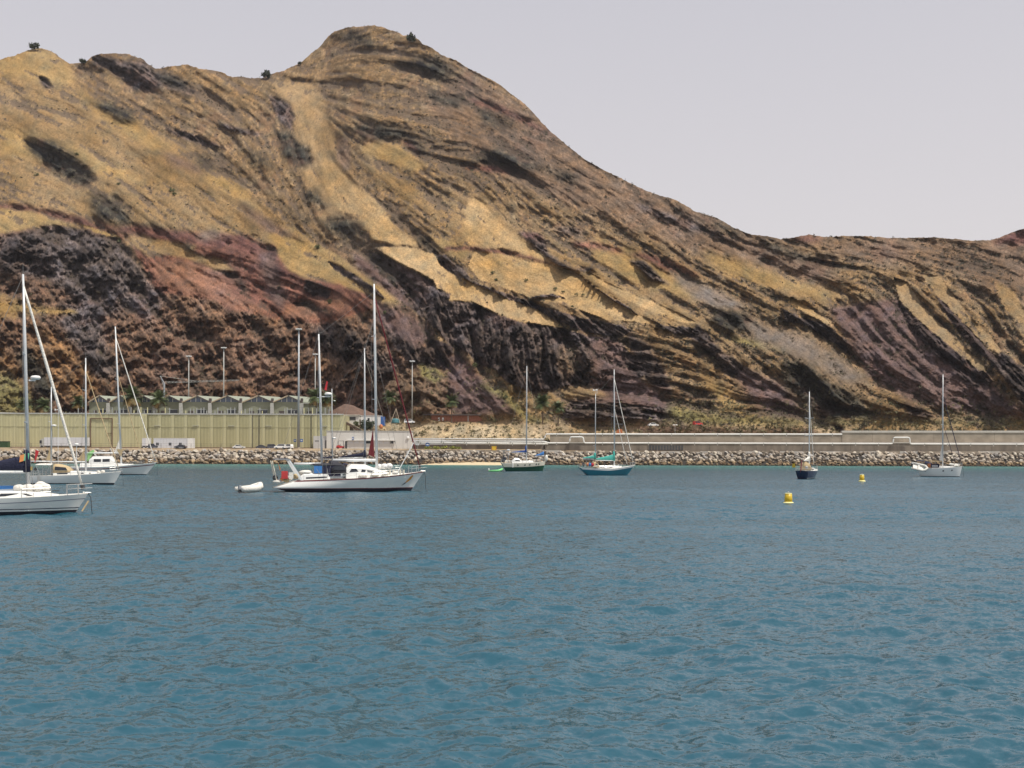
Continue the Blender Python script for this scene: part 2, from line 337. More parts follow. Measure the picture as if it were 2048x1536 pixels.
# --- the quarry at left
pg('rubble', [(-420,480),(0,468),(113,449),(188,461),(219,473),(253,497),(273,531),(294,552),(314,583),(369,589),(424,596),(461,617),(513,624),(560,637),(649,644),(700,632),(737,628),(771,620),(805,607),(849,641),(873,665),(853,690),(840,720),(890,745),(895,790),(901,834),(-420,834)], 0, 1)
pg('blue', [(0,478),(113,452),(170,462),(220,480),(253,500),(294,556),(330,600),(300,640),(250,620),(190,640),(150,600),(90,560),(0,540)], -.1, 3)
pg('blue', [(130,600),(200,620),(210,690),(240,760),(200,760),(150,700),(120,650)], -.2, 3)
pg('cliff', [(0,490),(60,480),(90,520),(60,560),(0,545)], 0, 4)
pg('veg', [(30,700),(60,690),(120,740),(140,800),(80,800),(40,760)], -.2, 3)
pg('orange', [(60,640),(150,700),(190,760),(200,803),(120,803),(90,740),(50,690)], -.1, 3)
pg('orange', [(-60,705),(10,700),(50,760),(70,820),(-60,830)], 0, 4)
pg('green', [(-60,735),(20,750),(60,790),(80,830),(-60,835)], 0, 3)
pg('grass2', [(-200,585),(0,589),(82,614),(150,622),(155,632),(100,632),(0,640),(-200,640)], 0, 1)
pg('grass', [(-200,610),(0,606),(80,618),(150,624),(150,629),(80,628),(0,628),(-200,630)], 0, 0)
pg('cliff', [(640,640),(700,650),(760,690),(800,730),(780,780),(720,740),(660,720),(620,680)], 0, 4)
pg('cliff', [(757,640),(800,650),(850,700),(880,745),(840,740),(790,700)], -.2, 1)
pg('purple', [(740,595),(800,625),(850,650),(862,676),(838,698),(790,670),(750,640)], -.3, 1)
pg('brown', [(830,735),(870,738),(890,760),(880,820),(800,830),(740,800),(760,770)], 0, 3)
pg('green', [(835,728),(870,735),(888,752),(870,768),(845,755)], 0, 1)
pg('red', [(262,490),(297,517),(342,510),(379,518),(393,492),(300,482),(285,462),(330,470),(393,472),(496,473),(523,490),(554,497),(567,535),(598,555),(683,569),(742,590),(742,622),(700,634),(649,648),(560,641),(513,628),(461,621),(424,600),(369,593),(314,587),(290,552)], 0, 0)
pg('maroon', [(285,460),(330,468),(393,470),(496,472),(523,490),(554,497),(567,535),(600,556),(560,560),(520,520),(480,500),(400,490),(310,484)], 0, 1)
pg('veg', [(340,487),(380,490),(400,520),(430,530),(460,525),(480,560),(500,590),(490,595),(465,560),(430,545),(395,535),(375,510)], 0, 1)
pg('redlt', [(300,530),(380,520),(430,545),(460,570),(470,600),(440,600),(370,590),(320,570)], 0, 2)
pg('redlt', [(410,575),(468,591),(547,626),(510,626),(461,619),(424,598)], 0, 1)
pg('redlt', [(568,612),(620,616),(650,640),(600,642),(565,632)], 0, 1)
pg('redlt', [(605,590),(640,598),(690,590),(700,612),(680,622),(640,612)], 0, 2)
pg('shade', [(610,560),(640,568),(662,585),(655,598),(625,592),(607,580)], 0, 0)
pg('veg', [(598,600),(625,612),(660,624),(670,632),(640,626),(600,610)], 0, 0)
pg('purple', [(515,500),(545,505),(560,560),(575,600),(560,620),(535,590),(520,550)], -.3, 2)
pg('grass2', [(239,468),(290,478),(359,489),(397,513),(440,520),(470,545),(440,543),(395,525),(345,512),(275,500)], 0, 1)
pg('maroon', [(-200,395),(0,408),(44,412),(123,429),(171,439),(219,463),(262,475),(239,480),(188,460),(130,446),(79,430),(0,422),(-200,420)], -.3, 1)
pg('grass', [(-200,424),(0,420),(60,426),(120,446),(185,462),(140,456),(100,450),(50,462),(0,470),(-200,480)], 0, 1)
pg('grass', [(150,448),(200,462),(240,475),(225,478),(190,466)], 0, 0)
pg('maroon', [(190,440),(230,458),(270,452),(330,462),(400,468),(480,472),(420,476),(330,472),(260,470),(215,462)], -.1, 1)
pg('grass', [(528,466),(575,476),(629,489),(680,515),(715,545),(760,572),(805,606),(770,606),(730,588),(690,573),(649,559),(600,550),(581,543),(562,520),(548,494)], -.1, 1)
pg('cliff', [(655,522),(700,545),(740,570),(775,600),(745,588),(700,562),(665,540)], -.3, 0)
pg('purple', [(700,500),(745,530),(790,580),(830,625),(800,605),(750,565),(710,530)], -.3, 1)
pg('scree', [(395,466),(440,466),(440,478),(395,480)], 0, 2)
# --- foot of the slopes
pg('green', [(1340,806),(1420,826),(1520,834),(1640,838),(1830,842),(2048,840),(2470,845),(2470,870),(1330,870)], 0, 4)
pg('apron', [(1030,838),(1200,846),(1400,848),(2048,850),(2470,850),(2470,900),(660,900),(700,850),(850,846),(980,846)], 0, 3)
pg('brown', [(1270,850),(1360,846),(1500,856),(1620,852),(1640,868),(1270,868)], 0, 2)
pg('apron', [(1060,848),(1140,852),(1270,850),(1270,868),(1140,866),(1060,862)], 0, 2)
pg('cliff', [(1665,846),(1685,850),(1690,866),(1672,864)], -.4, 1)
pg('grass2', [(1700,850),(2048,850),(2048,870),(1700,870)], 0, 4)
pg('green', [(955,770),(990,770),(1040,790),(1080,830),(1130,840),(1060,846),(1035,828),(1005,795)], 0, 2)
pg('grass2', [(1000,775),(1060,790),(1110,780),(1180,775),(1220,790),(1140,800),(1110,835),(1060,835),(1030,800)], 0, 2)
pg('dune', [(690,850),(760,840),(830,846),(900,850),(1000,848),(1090,858),(1110,880),(690,890)], 0, 2)

warpx = 5 * fbm(GXX / 24, GYY / 24, 4, 21); warpy = 4 * fbm(GXX / 20, GYY / 20, 4, 33)
WX = GXX + warpx; WY = GYY + warpy
def pip(poly, wf=1.0):
    p = np.array(poly, np.float32); x0, y0 = p.min(0) - 14; x1, y1 = p.max(0) + 14
    c0 = max(0, int((x0 - gx1[0]) // GS)); c1 = min(NC, int((x1 - gx1[0]) // GS) + 2)
    r0 = max(0, int((gy1[0] - y1) // GS)); r1 = min(NR, int((gy1[0] - y0) // GS) + 2)
    if c1 <= c0 or r1 <= r0: return None
    X = GXX[r0:r1, c0:c1] + wf * warpx[r0:r1, c0:c1]; Y = GYY[r0:r1, c0:c1] + wf * warpy[r0:r1, c0:c1]; ins = np.zeros(X.shape, bool)
    n = len(p)
    for i in range(n):
        xa, ya = p[i]; xb, yb = p[(i + 1) % n]
        if ya == yb: continue
        cond = ((Y < ya) != (Y < yb)) & (X < (xb - xa) * (Y - ya) / (yb - ya) + xa)
        ins ^= cond
    return (r0, r1, c0, c1, ins.astype(np.float32))
ALB = np.empty((NR, NC, 3), np.float32); ALB[:] = CL['scrub'][0]
ANG = np.full((NR, NC), CL['scrub'][1], np.float32); REL = np.full((NR, NC), CL['scrub'][2], np.float32); MOT = np.full((NR, NC), CL['scrub'][3], np.float32)
ASP = np.zeros((NR, NC), np.float32)
for c, asp, soft, poly in PT:
    r = pip(poly, .22 if c in ('facet', 'chute') else 1.0)
    if r is None: continue
    r0, r1, c0, c1, m = r
    if soft: m = blur(m, soft)
    col, ang, rel, mot = CL[c]
    s = (slice(r0, r1), slice(c0, c1))
    ALB[s] += (np.array(col, np.float32) - ALB[s]) * m[..., None]
    ANG[s] += (ang - ANG[s]) * m; REL[s] += (rel - REL[s]) * m; MOT[s] += (mot - MOT[s]) * m; ASP[s] += (asp - ASP[s]) * m
# direction of the lava beds: degrees downward to the right
fl = [(50,200,28),(300,250,30),(50,400,22),(400,400,35),(600,300,75),(640,400,60),(750,120,5),(680,90,-25),(900,150,25),(1000,250,30),(800,350,35),(800,220,8),(900,300,12),(1000,400,38),(1200,450,32),(1500,550,28),(1700,500,12),(1800,650,50),(2000,650,52),(1950,510,12),(1500,700,42),(1300,750,12),(1000,690,88),(1080,730,85),(880,610,80),(850,560,28),(400,700,60),(250,550,50),(100,700,48),(600,700,70),(700,720,65),(1650,780,50),(960,780,48),(450,520,20),(620,580,15),(1250,800,5),(1200,820,3),(1100,560,22),(500,470,35),(1700,850,0),(1500,840,0),(900,855,10)]
num = np.zeros((NR, NC), np.float32); den = num.copy()
for x, y, a in fl:
    w = 1.0 / ((GXX - x)**2 + (1.4 * (GYY - y))**2 + 900)**1.5
    num += w * a; den += w
FA = np.radians(num / den + 14 * fbm(GXX / 90, GYY / 90, 3, 5))
VX = np.cos(FA); VY = -np.sin(FA)       # in grid index space (rows go up)
II, JJ = np.meshgrid(np.arange(NC, dtype=np.float32), np.arange(NR, dtype=np.float32))
def lic(src, K, step=1.0):
    acc = src.copy()
    for sgn in (1, -1):
        px = II.copy(); py = JJ.copy()
        for k in range(K):
            ii = np.clip(px.astype(np.int32), 0, NC - 1); jj = np.clip(py.astype(np.int32), 0, NR - 1)
            px += sgn * step * VX[jj, ii]; py += sgn * step * VY[jj, ii]
            ii = np.clip(px.astype(np.int32), 0, NC - 1); jj = np.clip(py.astype(np.int32), 0, NR - 1)
            acc += src[jj, ii]
    return (acc - acc.mean()) / acc.std()
W0 = _rng.standard_normal((NR, NC)).astype(np.float32)
W1 = _rng.standard_normal((NR, NC)).astype(np.float32)
W2 = _rng.standard_normal((NR, NC)).astype(np.float32)
nrm = lambda A: (A - A.mean()) / A.std()
L_f = lic(W0, 5); L_m = lic(nrm(blur(W1, 1)), 16); L_c = lic(nrm(blur(W2, 3)), 26, 1.6); L_x = lic(nrm(blur(W0, 8)), 34, 2.6)
N_c = nrm(fbm(GXX / 120, GYY / 90, 4, 41)); N_m = nrm(fbm(GXX / 26, GYY / 20, 4, 52)); N_f = nrm(blur(W2, 1)); N_ff = nrm(W0 * .6 + W1 * .4)
N_s = nrm(fbm(GXX / 13, GYY / 10, 3, 77))
def stair(L, n, w):
    x = L * n; fl_ = np.floor(x); f_ = x - fl_
    return (fl_ + sstep(.5 - w, .5 + w, f_)) / n, np.clip(1 - np.abs(f_ - .5) / (w * 1.3), 0, 1)
qz = np.zeros((NR, NC), np.float32)
_q = pip([(-420, 480), (0, 468), (113, 449), (219, 473), (294, 552), (369, 590), (560, 640), (700, 640), (840, 735), (900, 834), (-420, 834)])
qz[_q[0]:_q[1], _q[2]:_q[3]] = _q[4]; qz = blur(qz, 5); rib = 1 - .5 * qz
Q_b = nrm(fbm(GXX / 52 + .3 * GYY / 52, GYY / 40, 5, 123, .62))
L_m = nrm(L_m * (1 - .45 * qz) + qz * .8 * Q_b + qz * .25 * L_f)
S_c, R_c = stair(L_c, 1.5, .13); S_x, R_x = stair(L_x, 1.8, .08); S_m, R_m = stair(L_m, 1.1, .20)
L_cc = .35 * L_c + .65 * S_c; L_xx = .4 * L_x + .6 * S_x; L_mm = L_m + (.5 - .4 * qz) * (S_m - L_m)
rub = nrm(blur(np.abs(nrm(blur(W1, 1))), 1))
# --- steepness -> distance (screened Poisson solution of the wanted gradients)
E = (YH - GYY) / F
def gup(ang):
    t = np.maximum(np.tan(np.radians(ang)), E + 0.16); return GS / F / (t - E)
foot = np.interp(gx1, [-420, 640, 740, 860, 1100, 1700, 2100, 2470], [480, 480, 446, 428, 424, 424, 420, 418]).astype(np.float32)
base_ang = 39.0 - 17.0 * sstep(838, 852, GYY) * sstep(640, 900, GXX)
# big ribs and gullies as lateral swells of the base slope
G0 = gup(base_ang); L0 = np.log(foot)[None, :] + np.cumsum(G0, axis=0) - G0[:1]
L0 = blur(L0, 6)
gy_t = gup(np.clip(ANG, 12, 78)); gy_0 = np.zeros_like(L0); gy_0[1:] = L0[1:] - L0[:-1]; gy_0[0] = gy_0[1]
gx_0 = np.zeros_like(L0); gx_0[:, 1:] = L0[:, 1:] - L0[:, :-1]
dgy = gy_t - gy_0; dgx = ASP * 0.0011 * .85
dgy -= blur(dgy, 40)
div = np.zeros_like(L0)
div[1:-1] += 0.5 * (dgy[2:] - dgy[:-2]); div[:, 1:-1] += 0.5 * (dgx[:, 2:] - dgx[:, :-2])
big = np.concatenate([div, div[::-1]], 0); big = np.concatenate([big, big[:, ::-1]], 1)
ky = np.fft.fftfreq(big.shape[0]) * 2 * np.pi; kx = np.fft.fftfreq(big.shape[1]) * 2 * np.pi
K2 = (2 - 2 * np.cos(ky))[:, None] + (2 - 2 * np.cos(kx))[None, :]
sol = np.real(np.fft.ifft2(np.fft.fft2(big) / -(K2 + (1 / 45.0)**2)))[:NR, :NC].astype(np.float32)
LG = L0 + np.clip(sol, -.06, .06)
DIST = np.exp(LG)
apr = 1 - 0.8 * sstep(815, 850, GYY) * sstep(700, 900, GXX)
relief = REL * apr * (2.5 * rib * L_cc + 3.8 * rib * L_xx + 2.2 * N_c + .9 * N_m + 1.05 * L_mm + .30 * L_f + .22 * N_f * REL)
colm = sstep(60, 66, ANG)
relief += colm * (1.5 * L_m + .9 * L_f)
rocky = sstep(.9, 1.5, REL)
relief += apr * qz * (.18 * N_f + .35 * N_s + .3 * N_ff + .7 * L_m + 1.9 * Q_b)
relief += apr * rocky * (.25 * rub - 1.1 * np.abs(L_m) - .5 * np.abs(L_f) - .35 * np.abs(N_s) + .30 * N_ff)
fz = np.zeros((NR, NC), np.float32)      # fluted columns of the central cliff
_q = pip([(770, 545), (870, 585), (990, 632), (1130, 662), (1240, 680), (1270, 740), (1200, 770), (1092, 786), (1010, 760), (930, 705), (850, 640)])
fz[_q[0]:_q[1], _q[2]:_q[3]] = _q[4]; fz = blur(fz, 3)
fl1 = 1 - np.abs(perlin((GXX + 5 * N_m) / 15, GYY / 85, 201)) * 2.2; fl2 = 1 - np.abs(perlin((GXX + 2 * N_s) / 6.5, GYY / 45, 202)) * 2.0
relief -= fz * (3.2 * fl1 + 1.3 * fl2)
DIST = DIST + relief * 0.85
# --- ground colour: dry grass, dark shrubs and rock ribs along the beds, rib shade painted in
thr = 1.86 - 2.6 * MOT
ris = np.clip(.8 * R_c + .7 * R_x + .35 * R_m, 0, 1.3) * sstep(.35, .9, REL) * (1 - .8 * qz)
mott = sstep(0, .28, .75 * ris + .62 * L_m + .22 * N_m + .42 * L_f + .45 * L_c + .25 * N_f - thr)
lum = ALB.mean(-1, keepdims=True)
darkc = np.array((.108, .082, .064), np.float32) * np.clip(lum / .18, .55, 1.15)
tint = np.stack([1 + .10 * N_m + .05 * N_c, 1 + .07 * N_m + .07 * N_c, 1 + .03 * N_m + .12 * N_c], -1)
ALB = ALB * np.clip(tint, .6, 1.5) * (1 + .09 * L_f + .06 * N_ff)[..., None]
# rubble slopes: pale lumps among dark ones
rz = sstep(.85, 1.3, REL); pale = sstep(.35, 1.1, .6 * L_f + .55 * N_s + .45 * L_m + .35 * N_ff) * rz; drk = sstep(.2, 1.0, -.5 * L_m - .55 * N_s - .3 * N_f - .35 * L_f) * rz
ALB = ALB * (1 + .75 * pale[..., None] * np.array((1.05, .95, .85), np.float32)) * (1 - .52 * drk[..., None])
mid = sstep(.5, .9, REL) * (1 - rz); ALB = ALB * (1 + .16 * mid[..., None] * np.clip(L_f + .5 * N_s, -1.8, 2)[..., None])
# terracettes: thin cattle-path lines contouring the grass
ter = sstep(.80, .97, 1 - np.abs(perlin(GXX / 26, GYY / 4.2 + .9 * fbm(GXX / 60, GYY / 60, 3, 90) * 6, 91))) * (1 - sstep(.6, .95, REL))
ALB *= (1 - .20 * ter[..., None]) * (1 + .13 * L_m * sstep(.2, .8, REL) + .07 * L_c)[..., None]
redd = sstep(.8, 1.8, N_c + .5 * N_m - .2) * sstep(.5, .9, REL) * .35
ALB = ALB * (1 - redd[..., None]) + np.array((.16, .085, .058), np.float32) * redd[..., None]
ALB = ALB * (1 - .82 * mott[..., None]) + darkc * (.82 * mott[..., None])
ALB = np.clip(ALB, .02, .7)
# --- sample on a mesh whose top row is the skyline
NT = 400
t = np.linspace(0, 1, NT)[:, None]
TY = (gy1[0] + (SKY1[None, :] - gy1[0]) * t).astype(np.float32)
TX = np.repeat(gx1[None, :], NT, 0)
rj = np.clip((gy1[0] - TY) / GS, 0, NR - 1.001); r0 = rj.astype(np.int32); fr = rj - r0
ci = np.repeat(np.arange(NC)[None, :], NT, 0)
D = DIST[r0, ci] * (1 - fr) + DIST[r0 + 1, ci] * fr
A = ALB[r0, ci] * (1 - fr[..., None]) + ALB[r0 + 1, ci] * fr[..., None]
S_M = (MOT[r0, ci] + .6 * mott[r0, ci])
farhill = sstep(1975, 2010, TX) * sstep(490, 470, TY)
V = np.stack([(TX - CX) / F * D, D, EYE + (YH - TY) / F * D], -1)
MTN_V = V.copy(); MTN_S = S_M; MTN_A = A
back = []
for k, (dy, dz) in enumerate([(3, -1.2), (14, -8), (60, -40), (150, -110), (320, -260)]):
    b = V[-1].copy(); b[:, 1] += dy; b[:, 0] *= (b[:, 1] / V[-1][:, 1]); b[:, 2] = np.maximum(b[:, 2] + dz, 2.0); back.append(b)
VA = np.concatenate([V.reshape(-1, 3)] + back, 0); AA = np.concatenate([A.reshape(-1, 3)] + [A[-1]] * len(back), 0)
nrow = NT + len(back)
idx = np.arange(nrow * NC).reshape(nrow, NC)
Q = np.stack([idx[:-1, :-1], idx[:-1, 1:], idx[1:, 1:], idx[1:, :-1]], -1).reshape(-1, 4)
mm = bpy.data.materials.new("mountain_ground"); mm.use_nodes = True
t_ = mm.node_tree; b_ = t_.nodes['Principled BSDF']; b_.inputs['Roughness'].default_value = .95; b_.inputs['Specular IOR Level'].default_value = .15
at = t_.nodes.new('ShaderNodeAttribute'); at.attribute_name = 'ground_colour'
geo = t_.nodes.new('ShaderNodeNewGeometry')
n1 = t_.nodes.new('ShaderNodeTexNoise'); n1.inputs['Scale'].default_value = .9; n1.inputs['Detail'].default_value = 8; n1.inputs['Roughness'].default_value = .7
t_.links.new(geo.outputs['Position'], n1.inputs['Vector'])
mr = t_.nodes.new('ShaderNodeMapRange'); mr.inputs[1].default_value = .3; mr.inputs[2].default_value = .7; mr.inputs[3].default_value = .68; mr.inputs[4].default_value = 1.3
t_.links.new(n1.outputs[0], mr.inputs[0])
vm = t_.nodes.new('ShaderNodeVectorMath'); vm.operation = 'SCALE'
t_.links.new(at.outputs['Color'], vm.inputs[0]); t_.links.new(mr.outputs[0], vm.inputs['Scale']); t_.links.new(vm.outputs[0], b_.inputs['Base Color'])
bp = t_.nodes.new('ShaderNodeBump'); bp.inputs['Strength'].default_value = 1.0; bp.inputs['Distance'].default_value = 1.1
t_.links.new(n1.outputs[0], bp.inputs['Height']); t_.links.new(bp.outputs[0], b_.inputs['Normal'])
mtn = np_mesh('hill_terrain', VA, Q, mm, smooth=True)
ca = mtn.data.attributes.new('ground_colour', 'FLOAT_COLOR', 'POINT')
ca.data.foreach_set('color', np.concatenate([AA, np.ones((len(AA), 1), np.float32)], 1).astype(np.float32).ravel())
tag(mtn, 'arid volcanic mountain with tan grass slopes, dark lava cliffs and a red quarry above the harbour', None, None, 'structure')

# scrub: thousands of small tufts standing on the rough slopes, one object
def tufts(pos, size, name, m, n=7, seed=1, flat=.8):
    rg = np.random.default_rng(seed); k = len(pos)
    # each tuft: n random small triangles round its centre
    c = rg.standard_normal((k, n, 3)).astype(np.float32); c /= np.linalg.norm(c, axis=-1, keepdims=True)
    c[..., 2] = np.abs(c[..., 2]) * flat
    c *= (rg.uniform(.25, 1, (k, n, 1)) * size[:, None, None])
    tri = rg.standard_normal((k, n, 3, 3)).astype(np.float32) * (size[:, None, None, None] * .42)
    Vt = (pos[:, None, None, :] + c[:, :, None, :] + tri).reshape(-1, 3)
    return np_mesh(name, Vt, np.arange(len(Vt)).reshape(-1, 3), m)
# ------------------------------------------------------------------ water
wm = bpy.data.materials.new("sea_water"); wm.use_nodes = True
t_ = wm.node_tree; b_ = t_.nodes['Principled BSDF']
b_.inputs['IOR'].default_value = 1.34; b_.inputs['Specular IOR Level'].default_value = 1.0
geo = t_.nodes.new('ShaderNodeNewGeometry')
def wnoise(scale, sx_, sy_, det, rough=.5, dist=0.0):
    mp = t_.nodes.new('ShaderNodeMapping'); mp.inputs['Scale'].default_value = (sx_, sy_, 1); mp.inputs['Rotation'].default_value = (0, 0, .25)
    t_.links.new(geo.outputs['Position'], mp.inputs[0])
    n = t_.nodes.new('ShaderNodeTexNoise'); n.inputs['Scale'].default_value = scale; n.inputs['Detail'].default_value = det; n.inputs['Roughness'].default_value = rough
    n.inputs['Distortion'].default_value = dist
    t_.links.new(mp.outputs[0], n.inputs['Vector']); return n
na = wnoise(3.0, .8, 1.0, 4, .55, .6); nb = wnoise(11.0, .8, 1.0, 3, .6, .5); nc = wnoise(.035, .35, 1.6, 4, .6, .5)
# ripples tilt the surface directly, so that far water keeps the glitter of all its small facets
def tilt(n, k):
    s_ = t_.nodes.new('ShaderNodeVectorMath'); s_.operation = 'SUBTRACT'; s_.inputs[1].default_value = (.5, .5, .5); t_.links.new(n.outputs['Color'], s_.inputs[0])
    m_ = t_.nodes.new('ShaderNodeVectorMath'); m_.operation = 'MULTIPLY'; m_.inputs[1].default_value = (k * .7, k, 0); t_.links.new(s_.outputs[0], m_.inputs[0]); return m_
t1, t2 = tilt(na, .85), tilt(nb, .85)
s1 = t_.nodes.new('ShaderNodeVectorMath'); s1.operation = 'ADD'; t_.links.new(t1.outputs[0], s1.inputs[0]); t_.links.new(t2.outputs[0], s1.inputs[1])
pm_ = t_.nodes.new('ShaderNodeMapRange'); pm_.inputs[1].default_value = .36; pm_.inputs[2].default_value = .64; pm_.inputs[3].default_value = .8; pm_.inputs[4].default_value = 1.3; t_.links.new(nc.outputs[0], pm_.inputs[0])
s3 = t_.nodes.new('ShaderNodeVectorMath'); s3.operation = 'SCALE'; t_.links.new(s1.outputs[0], s3.inputs[0]); t_.links.new(pm_.outputs[0], s3.inputs['Scale'])
s2 = t_.nodes.new('ShaderNodeVectorMath'); s2.operation = 'ADD'; t_.links.new(s3.outputs[0], s2.inputs[0]); t_.links.new(geo.outputs['Normal'], s2.inputs[1])
s4 = t_.nodes.new('ShaderNodeVectorMath'); s4.operation = 'NORMALIZE'; # far off only the wave faces leaning towards the harbour entrance show above the crests in front of them
by_ = t_.nodes.new('ShaderNodeMapRange'); by_.interpolation_type = 'SMOOTHSTEP'; by_.inputs[1].default_value = 4; by_.inputs[2].default_value = 70; by_.inputs[3].default_value = -.03; by_.inputs[4].default_value = -.135
spy = t_.nodes.new('ShaderNodeSeparateXYZ'); t_.links.new(geo.outputs['Position'], spy.inputs[0]); t_.links.new(spy.outputs[1], by_.inputs[0])
cby = t_.nodes.new('ShaderNodeCombineXYZ'); t_.links.new(by_.outputs[0], cby.inputs[1])
s5 = t_.nodes.new('ShaderNodeVectorMath'); s5.operation = 'ADD'; t_.links.new(s2.outputs[0], s5.inputs[0]); t_.links.new(cby.outputs[0], s5.inputs[1]); t_.links.new(s5.outputs[0], s4.inputs[0]); t_.links.new(s4.outputs[0], b_.inputs['Normal'])
# slicks: large patches where the ripples are a little calmer
rr = t_.nodes.new('ShaderNodeMapRange'); rr.inputs[1].default_value = .4; rr.inputs[2].default_value = .65; rr.inputs[3].default_value = .10; rr.inputs[4].default_value = .16
t_.links.new(nc.outputs[0], rr.inputs[0]); t_.links.new(rr.outputs[0], b_.inputs['Roughness'])
# body colour: green over the shallow sand by the shore, deep blue elsewhere
sp = t_.nodes.new('ShaderNodeSeparateXYZ'); t_.links.new(geo.outputs['Position'], sp.inputs[0])
ms = t_.nodes.new('ShaderNodeMapRange'); ms.inputs[1].default_value = 270; ms.inputs[2].default_value = 395
t_.links.new(sp.outputs[1], ms.inputs[0])
cr = t_.nodes.new('ShaderNodeMix'); cr.data_type = 'RGBA'; cr.inputs[6].default_value = (.017, .080, .114, 1); cr.inputs[7].default_value = (.04, .20, .19, 1)
t_.links.new(ms.outputs[0], cr.inputs[0]); t_.links.new(cr.outputs[2], b_.inputs['Base Color'])
# near swell as real geometry: rows spaced in perspective
yp = np.concatenate([np.linspace(760, 131, 600), np.linspace(130, 24.6, 330)])
ys = F * EYE / yp
ys = np.concatenate([[-400, -60, 0, 6], ys, [404.6]])
_o = .60 * 1.045 ** np.arange(1, 52)
us = np.concatenate([[-40], -_o[::-1], np.linspace(-.60, .60, 600), _o, [40]])
YY, UU = np.meshgrid(ys, us, indexing='ij')
XX = np.where(np.abs(UU) < 20, UU * np.maximum(YY, 14), UU * 60)
cold = np.gradient(us)[None, :] * np.maximum(YY, 14)
rowd = np.abs(np.gradient(ys))[:, None]
ZZ = np.zeros_like(XX)
for k_, (lam, slope) in enumerate([(.24, .12), (.5, .135), (1.0, .105), (2.1, .065), (4.7, .025), (9.5, .012)]):
    w_ = sstep(2.2, 4.5, lam / np.maximum(np.maximum(rowd, cold * .8), .01))
    a_ = .42 * YY / lam
    ZZ += w_ * slope * lam * .8 * perlin((XX * .95 + .25 * YY) / (lam * 1.15), (YY - .2 * XX) / lam, 61 + k_)
ZZ *= sstep(5, 9, YY) * sstep(404, 395, YY)  * sstep(5.5, 4.0, np.abs(UU))
VW = np.stack([XX, YY, ZZ], -1).reshape(-1, 3)
idx = np.arange(len(ys) * len(us)).reshape(len(ys), len(us))
Q = np.stack([idx[:-1, :-1], idx[:-1, 1:], idx[1:, 1:], idx[1:, :-1]], -1).reshape(-1, 4)
sea = np_mesh('water', VW, Q, wm, smooth=True)
tag(sea, 'rippled blue green harbour water', None, None, 'structure')
# ------------------------------------------------------------------ land sheet
soil = mat('dry_soil', (.36, .27, .17), .95, var=.2, scale=.3, bump=.4, bscale=2.0)
g = MB()
LZ = 5.8
g.v += [(-4000, 404.5, 4.5), (4000, 404.5, 4.5), (4000, 412, LZ), (-4000, 412, LZ), (4000, 9000, LZ), (-4000, 9000, LZ), (-4000, 404, -3), (4000, 404, -3)]
g.f += [(0, 1, 2, 3), (3, 2, 4, 5), (6, 7, 1, 0)]
tag(g.build('ground', soil, recalc=False), 'dry tan earth behind the shore', None, None, 'structure')

# ------------------------------------------------------------------ thin sea haze
hz = MB().box(-900, 900, -60, 1150, -4, 480).build('haze', None)
hm = bpy.data.materials.new('haze_air'); hm.use_nodes = True; hn = hm.node_tree; hn.nodes.clear()
ho = hn.nodes.new('ShaderNodeOutputMaterial'); hv = hn.nodes.new('ShaderNodeVolumePrincipled'); hv.inputs['Density'].default_value = .00005; hv.inputs['Color'].default_value = (.93, .93, 1, 1); hv.inputs['Anisotropy'].default_value = .3
hn.links.new(hv.outputs[0], ho.inputs['Volume']); hz.data.materials.clear(); hz.data.materials.append(hm)
tag(hz, 'thin pale sea haze over the harbour and the mountain', 'haze', None, 'stuff')
# ------------------------------------------------------------------ materials of the harbour
M = {}
def mk(k, *a, **kw): M[k] = mat(k, *a, **kw)
mk('olive_sheet', (.60, .565, .35), .55, var=.08, scale=.25, stretch=(1, 1, .15))
mk('olive_sheet_dark', (.50, .47, .28), .55, var=.10, scale=.25, stretch=(1, 1, .15))
mk('rust_brown', (.16, .09, .06), .8); mk('cap_grey', (.5, .5, .47), .7); mk('concrete', (.40, .335, .26), .9, var=.22, scale=.22, stretch=(1, 1, 1.5), bump=.2, bscale=3)
mk('concrete_dark', (.25, .21, .17), .9, var=.22, scale=.25, stretch=(1.5, 1, .6)); mk('concrete_pale', (.56, .52, .46), .85, var=.1, scale=.4)
mk('plaster_white', (.68, .66, .62), .8, var=.04, scale=.4, stretch=(1, 1, .3)); mk('plaster_grey', (.55, .54, .52), .8, var=.05, scale=.4)
mk('pale_green_wall', (.265, .275, .20), .8, var=.08, scale=.6); mk('roof_green', (.31, .33, .26), .6, var=.08); mk('dark_timber', (.10, .08, .075), .8)
mk('glass_dark', (.03, .035, .045), .12); mk('glass_blue', (.12, .15, .22), .2); mk('steel_grey', (.40, .42, .44), .45, metal=.3); mk('steel_dark', (.07, .07, .075), .5)
mk('cabin_white', (.66, .67, .70), .5, var=.04); mk('pure_white', (.82, .81, .78), .45, var=.02); mk('car_white', (.78, .78, .76), .25, var=.01, coat=.5); mk('car_dark', (.06, .065, .08), .25, var=.02, coat=.5)
mk('car_red', (.45, .05, .04), .3, var=.02); mk('tyre', (.025, .025, .025), .9); mk('red_paint', (.55, .05, .05), .4); mk('pipe_white', (.78, .76, .72), .45, var=.04)
mk('brick', (.36, .15, .095), .9, var=.2, scale=1.2, bump=.3); mk('blue_sign', (.06, .16, .45), .5); mk('yellow_paint', (.75, .50, .04), .5); mk('orange_plastic', (.55, .19, .07), .5)
mk('bin_green', (.05, .10, .045), .6); mk('teal_paint', (.10, .27, .30), .5); mk('trunk', (.16, .11, .075), .95, bump=.5, bscale=6); mk('sand', (.62, .50, .32), .95, var=.08, scale=.6)
mk('earth_brown', (.17, .105, .078), .95, var=.15, scale=.5, bump=.6, bscale=1.5); mk('beige_fascia', (.52, .42, .31), .8)
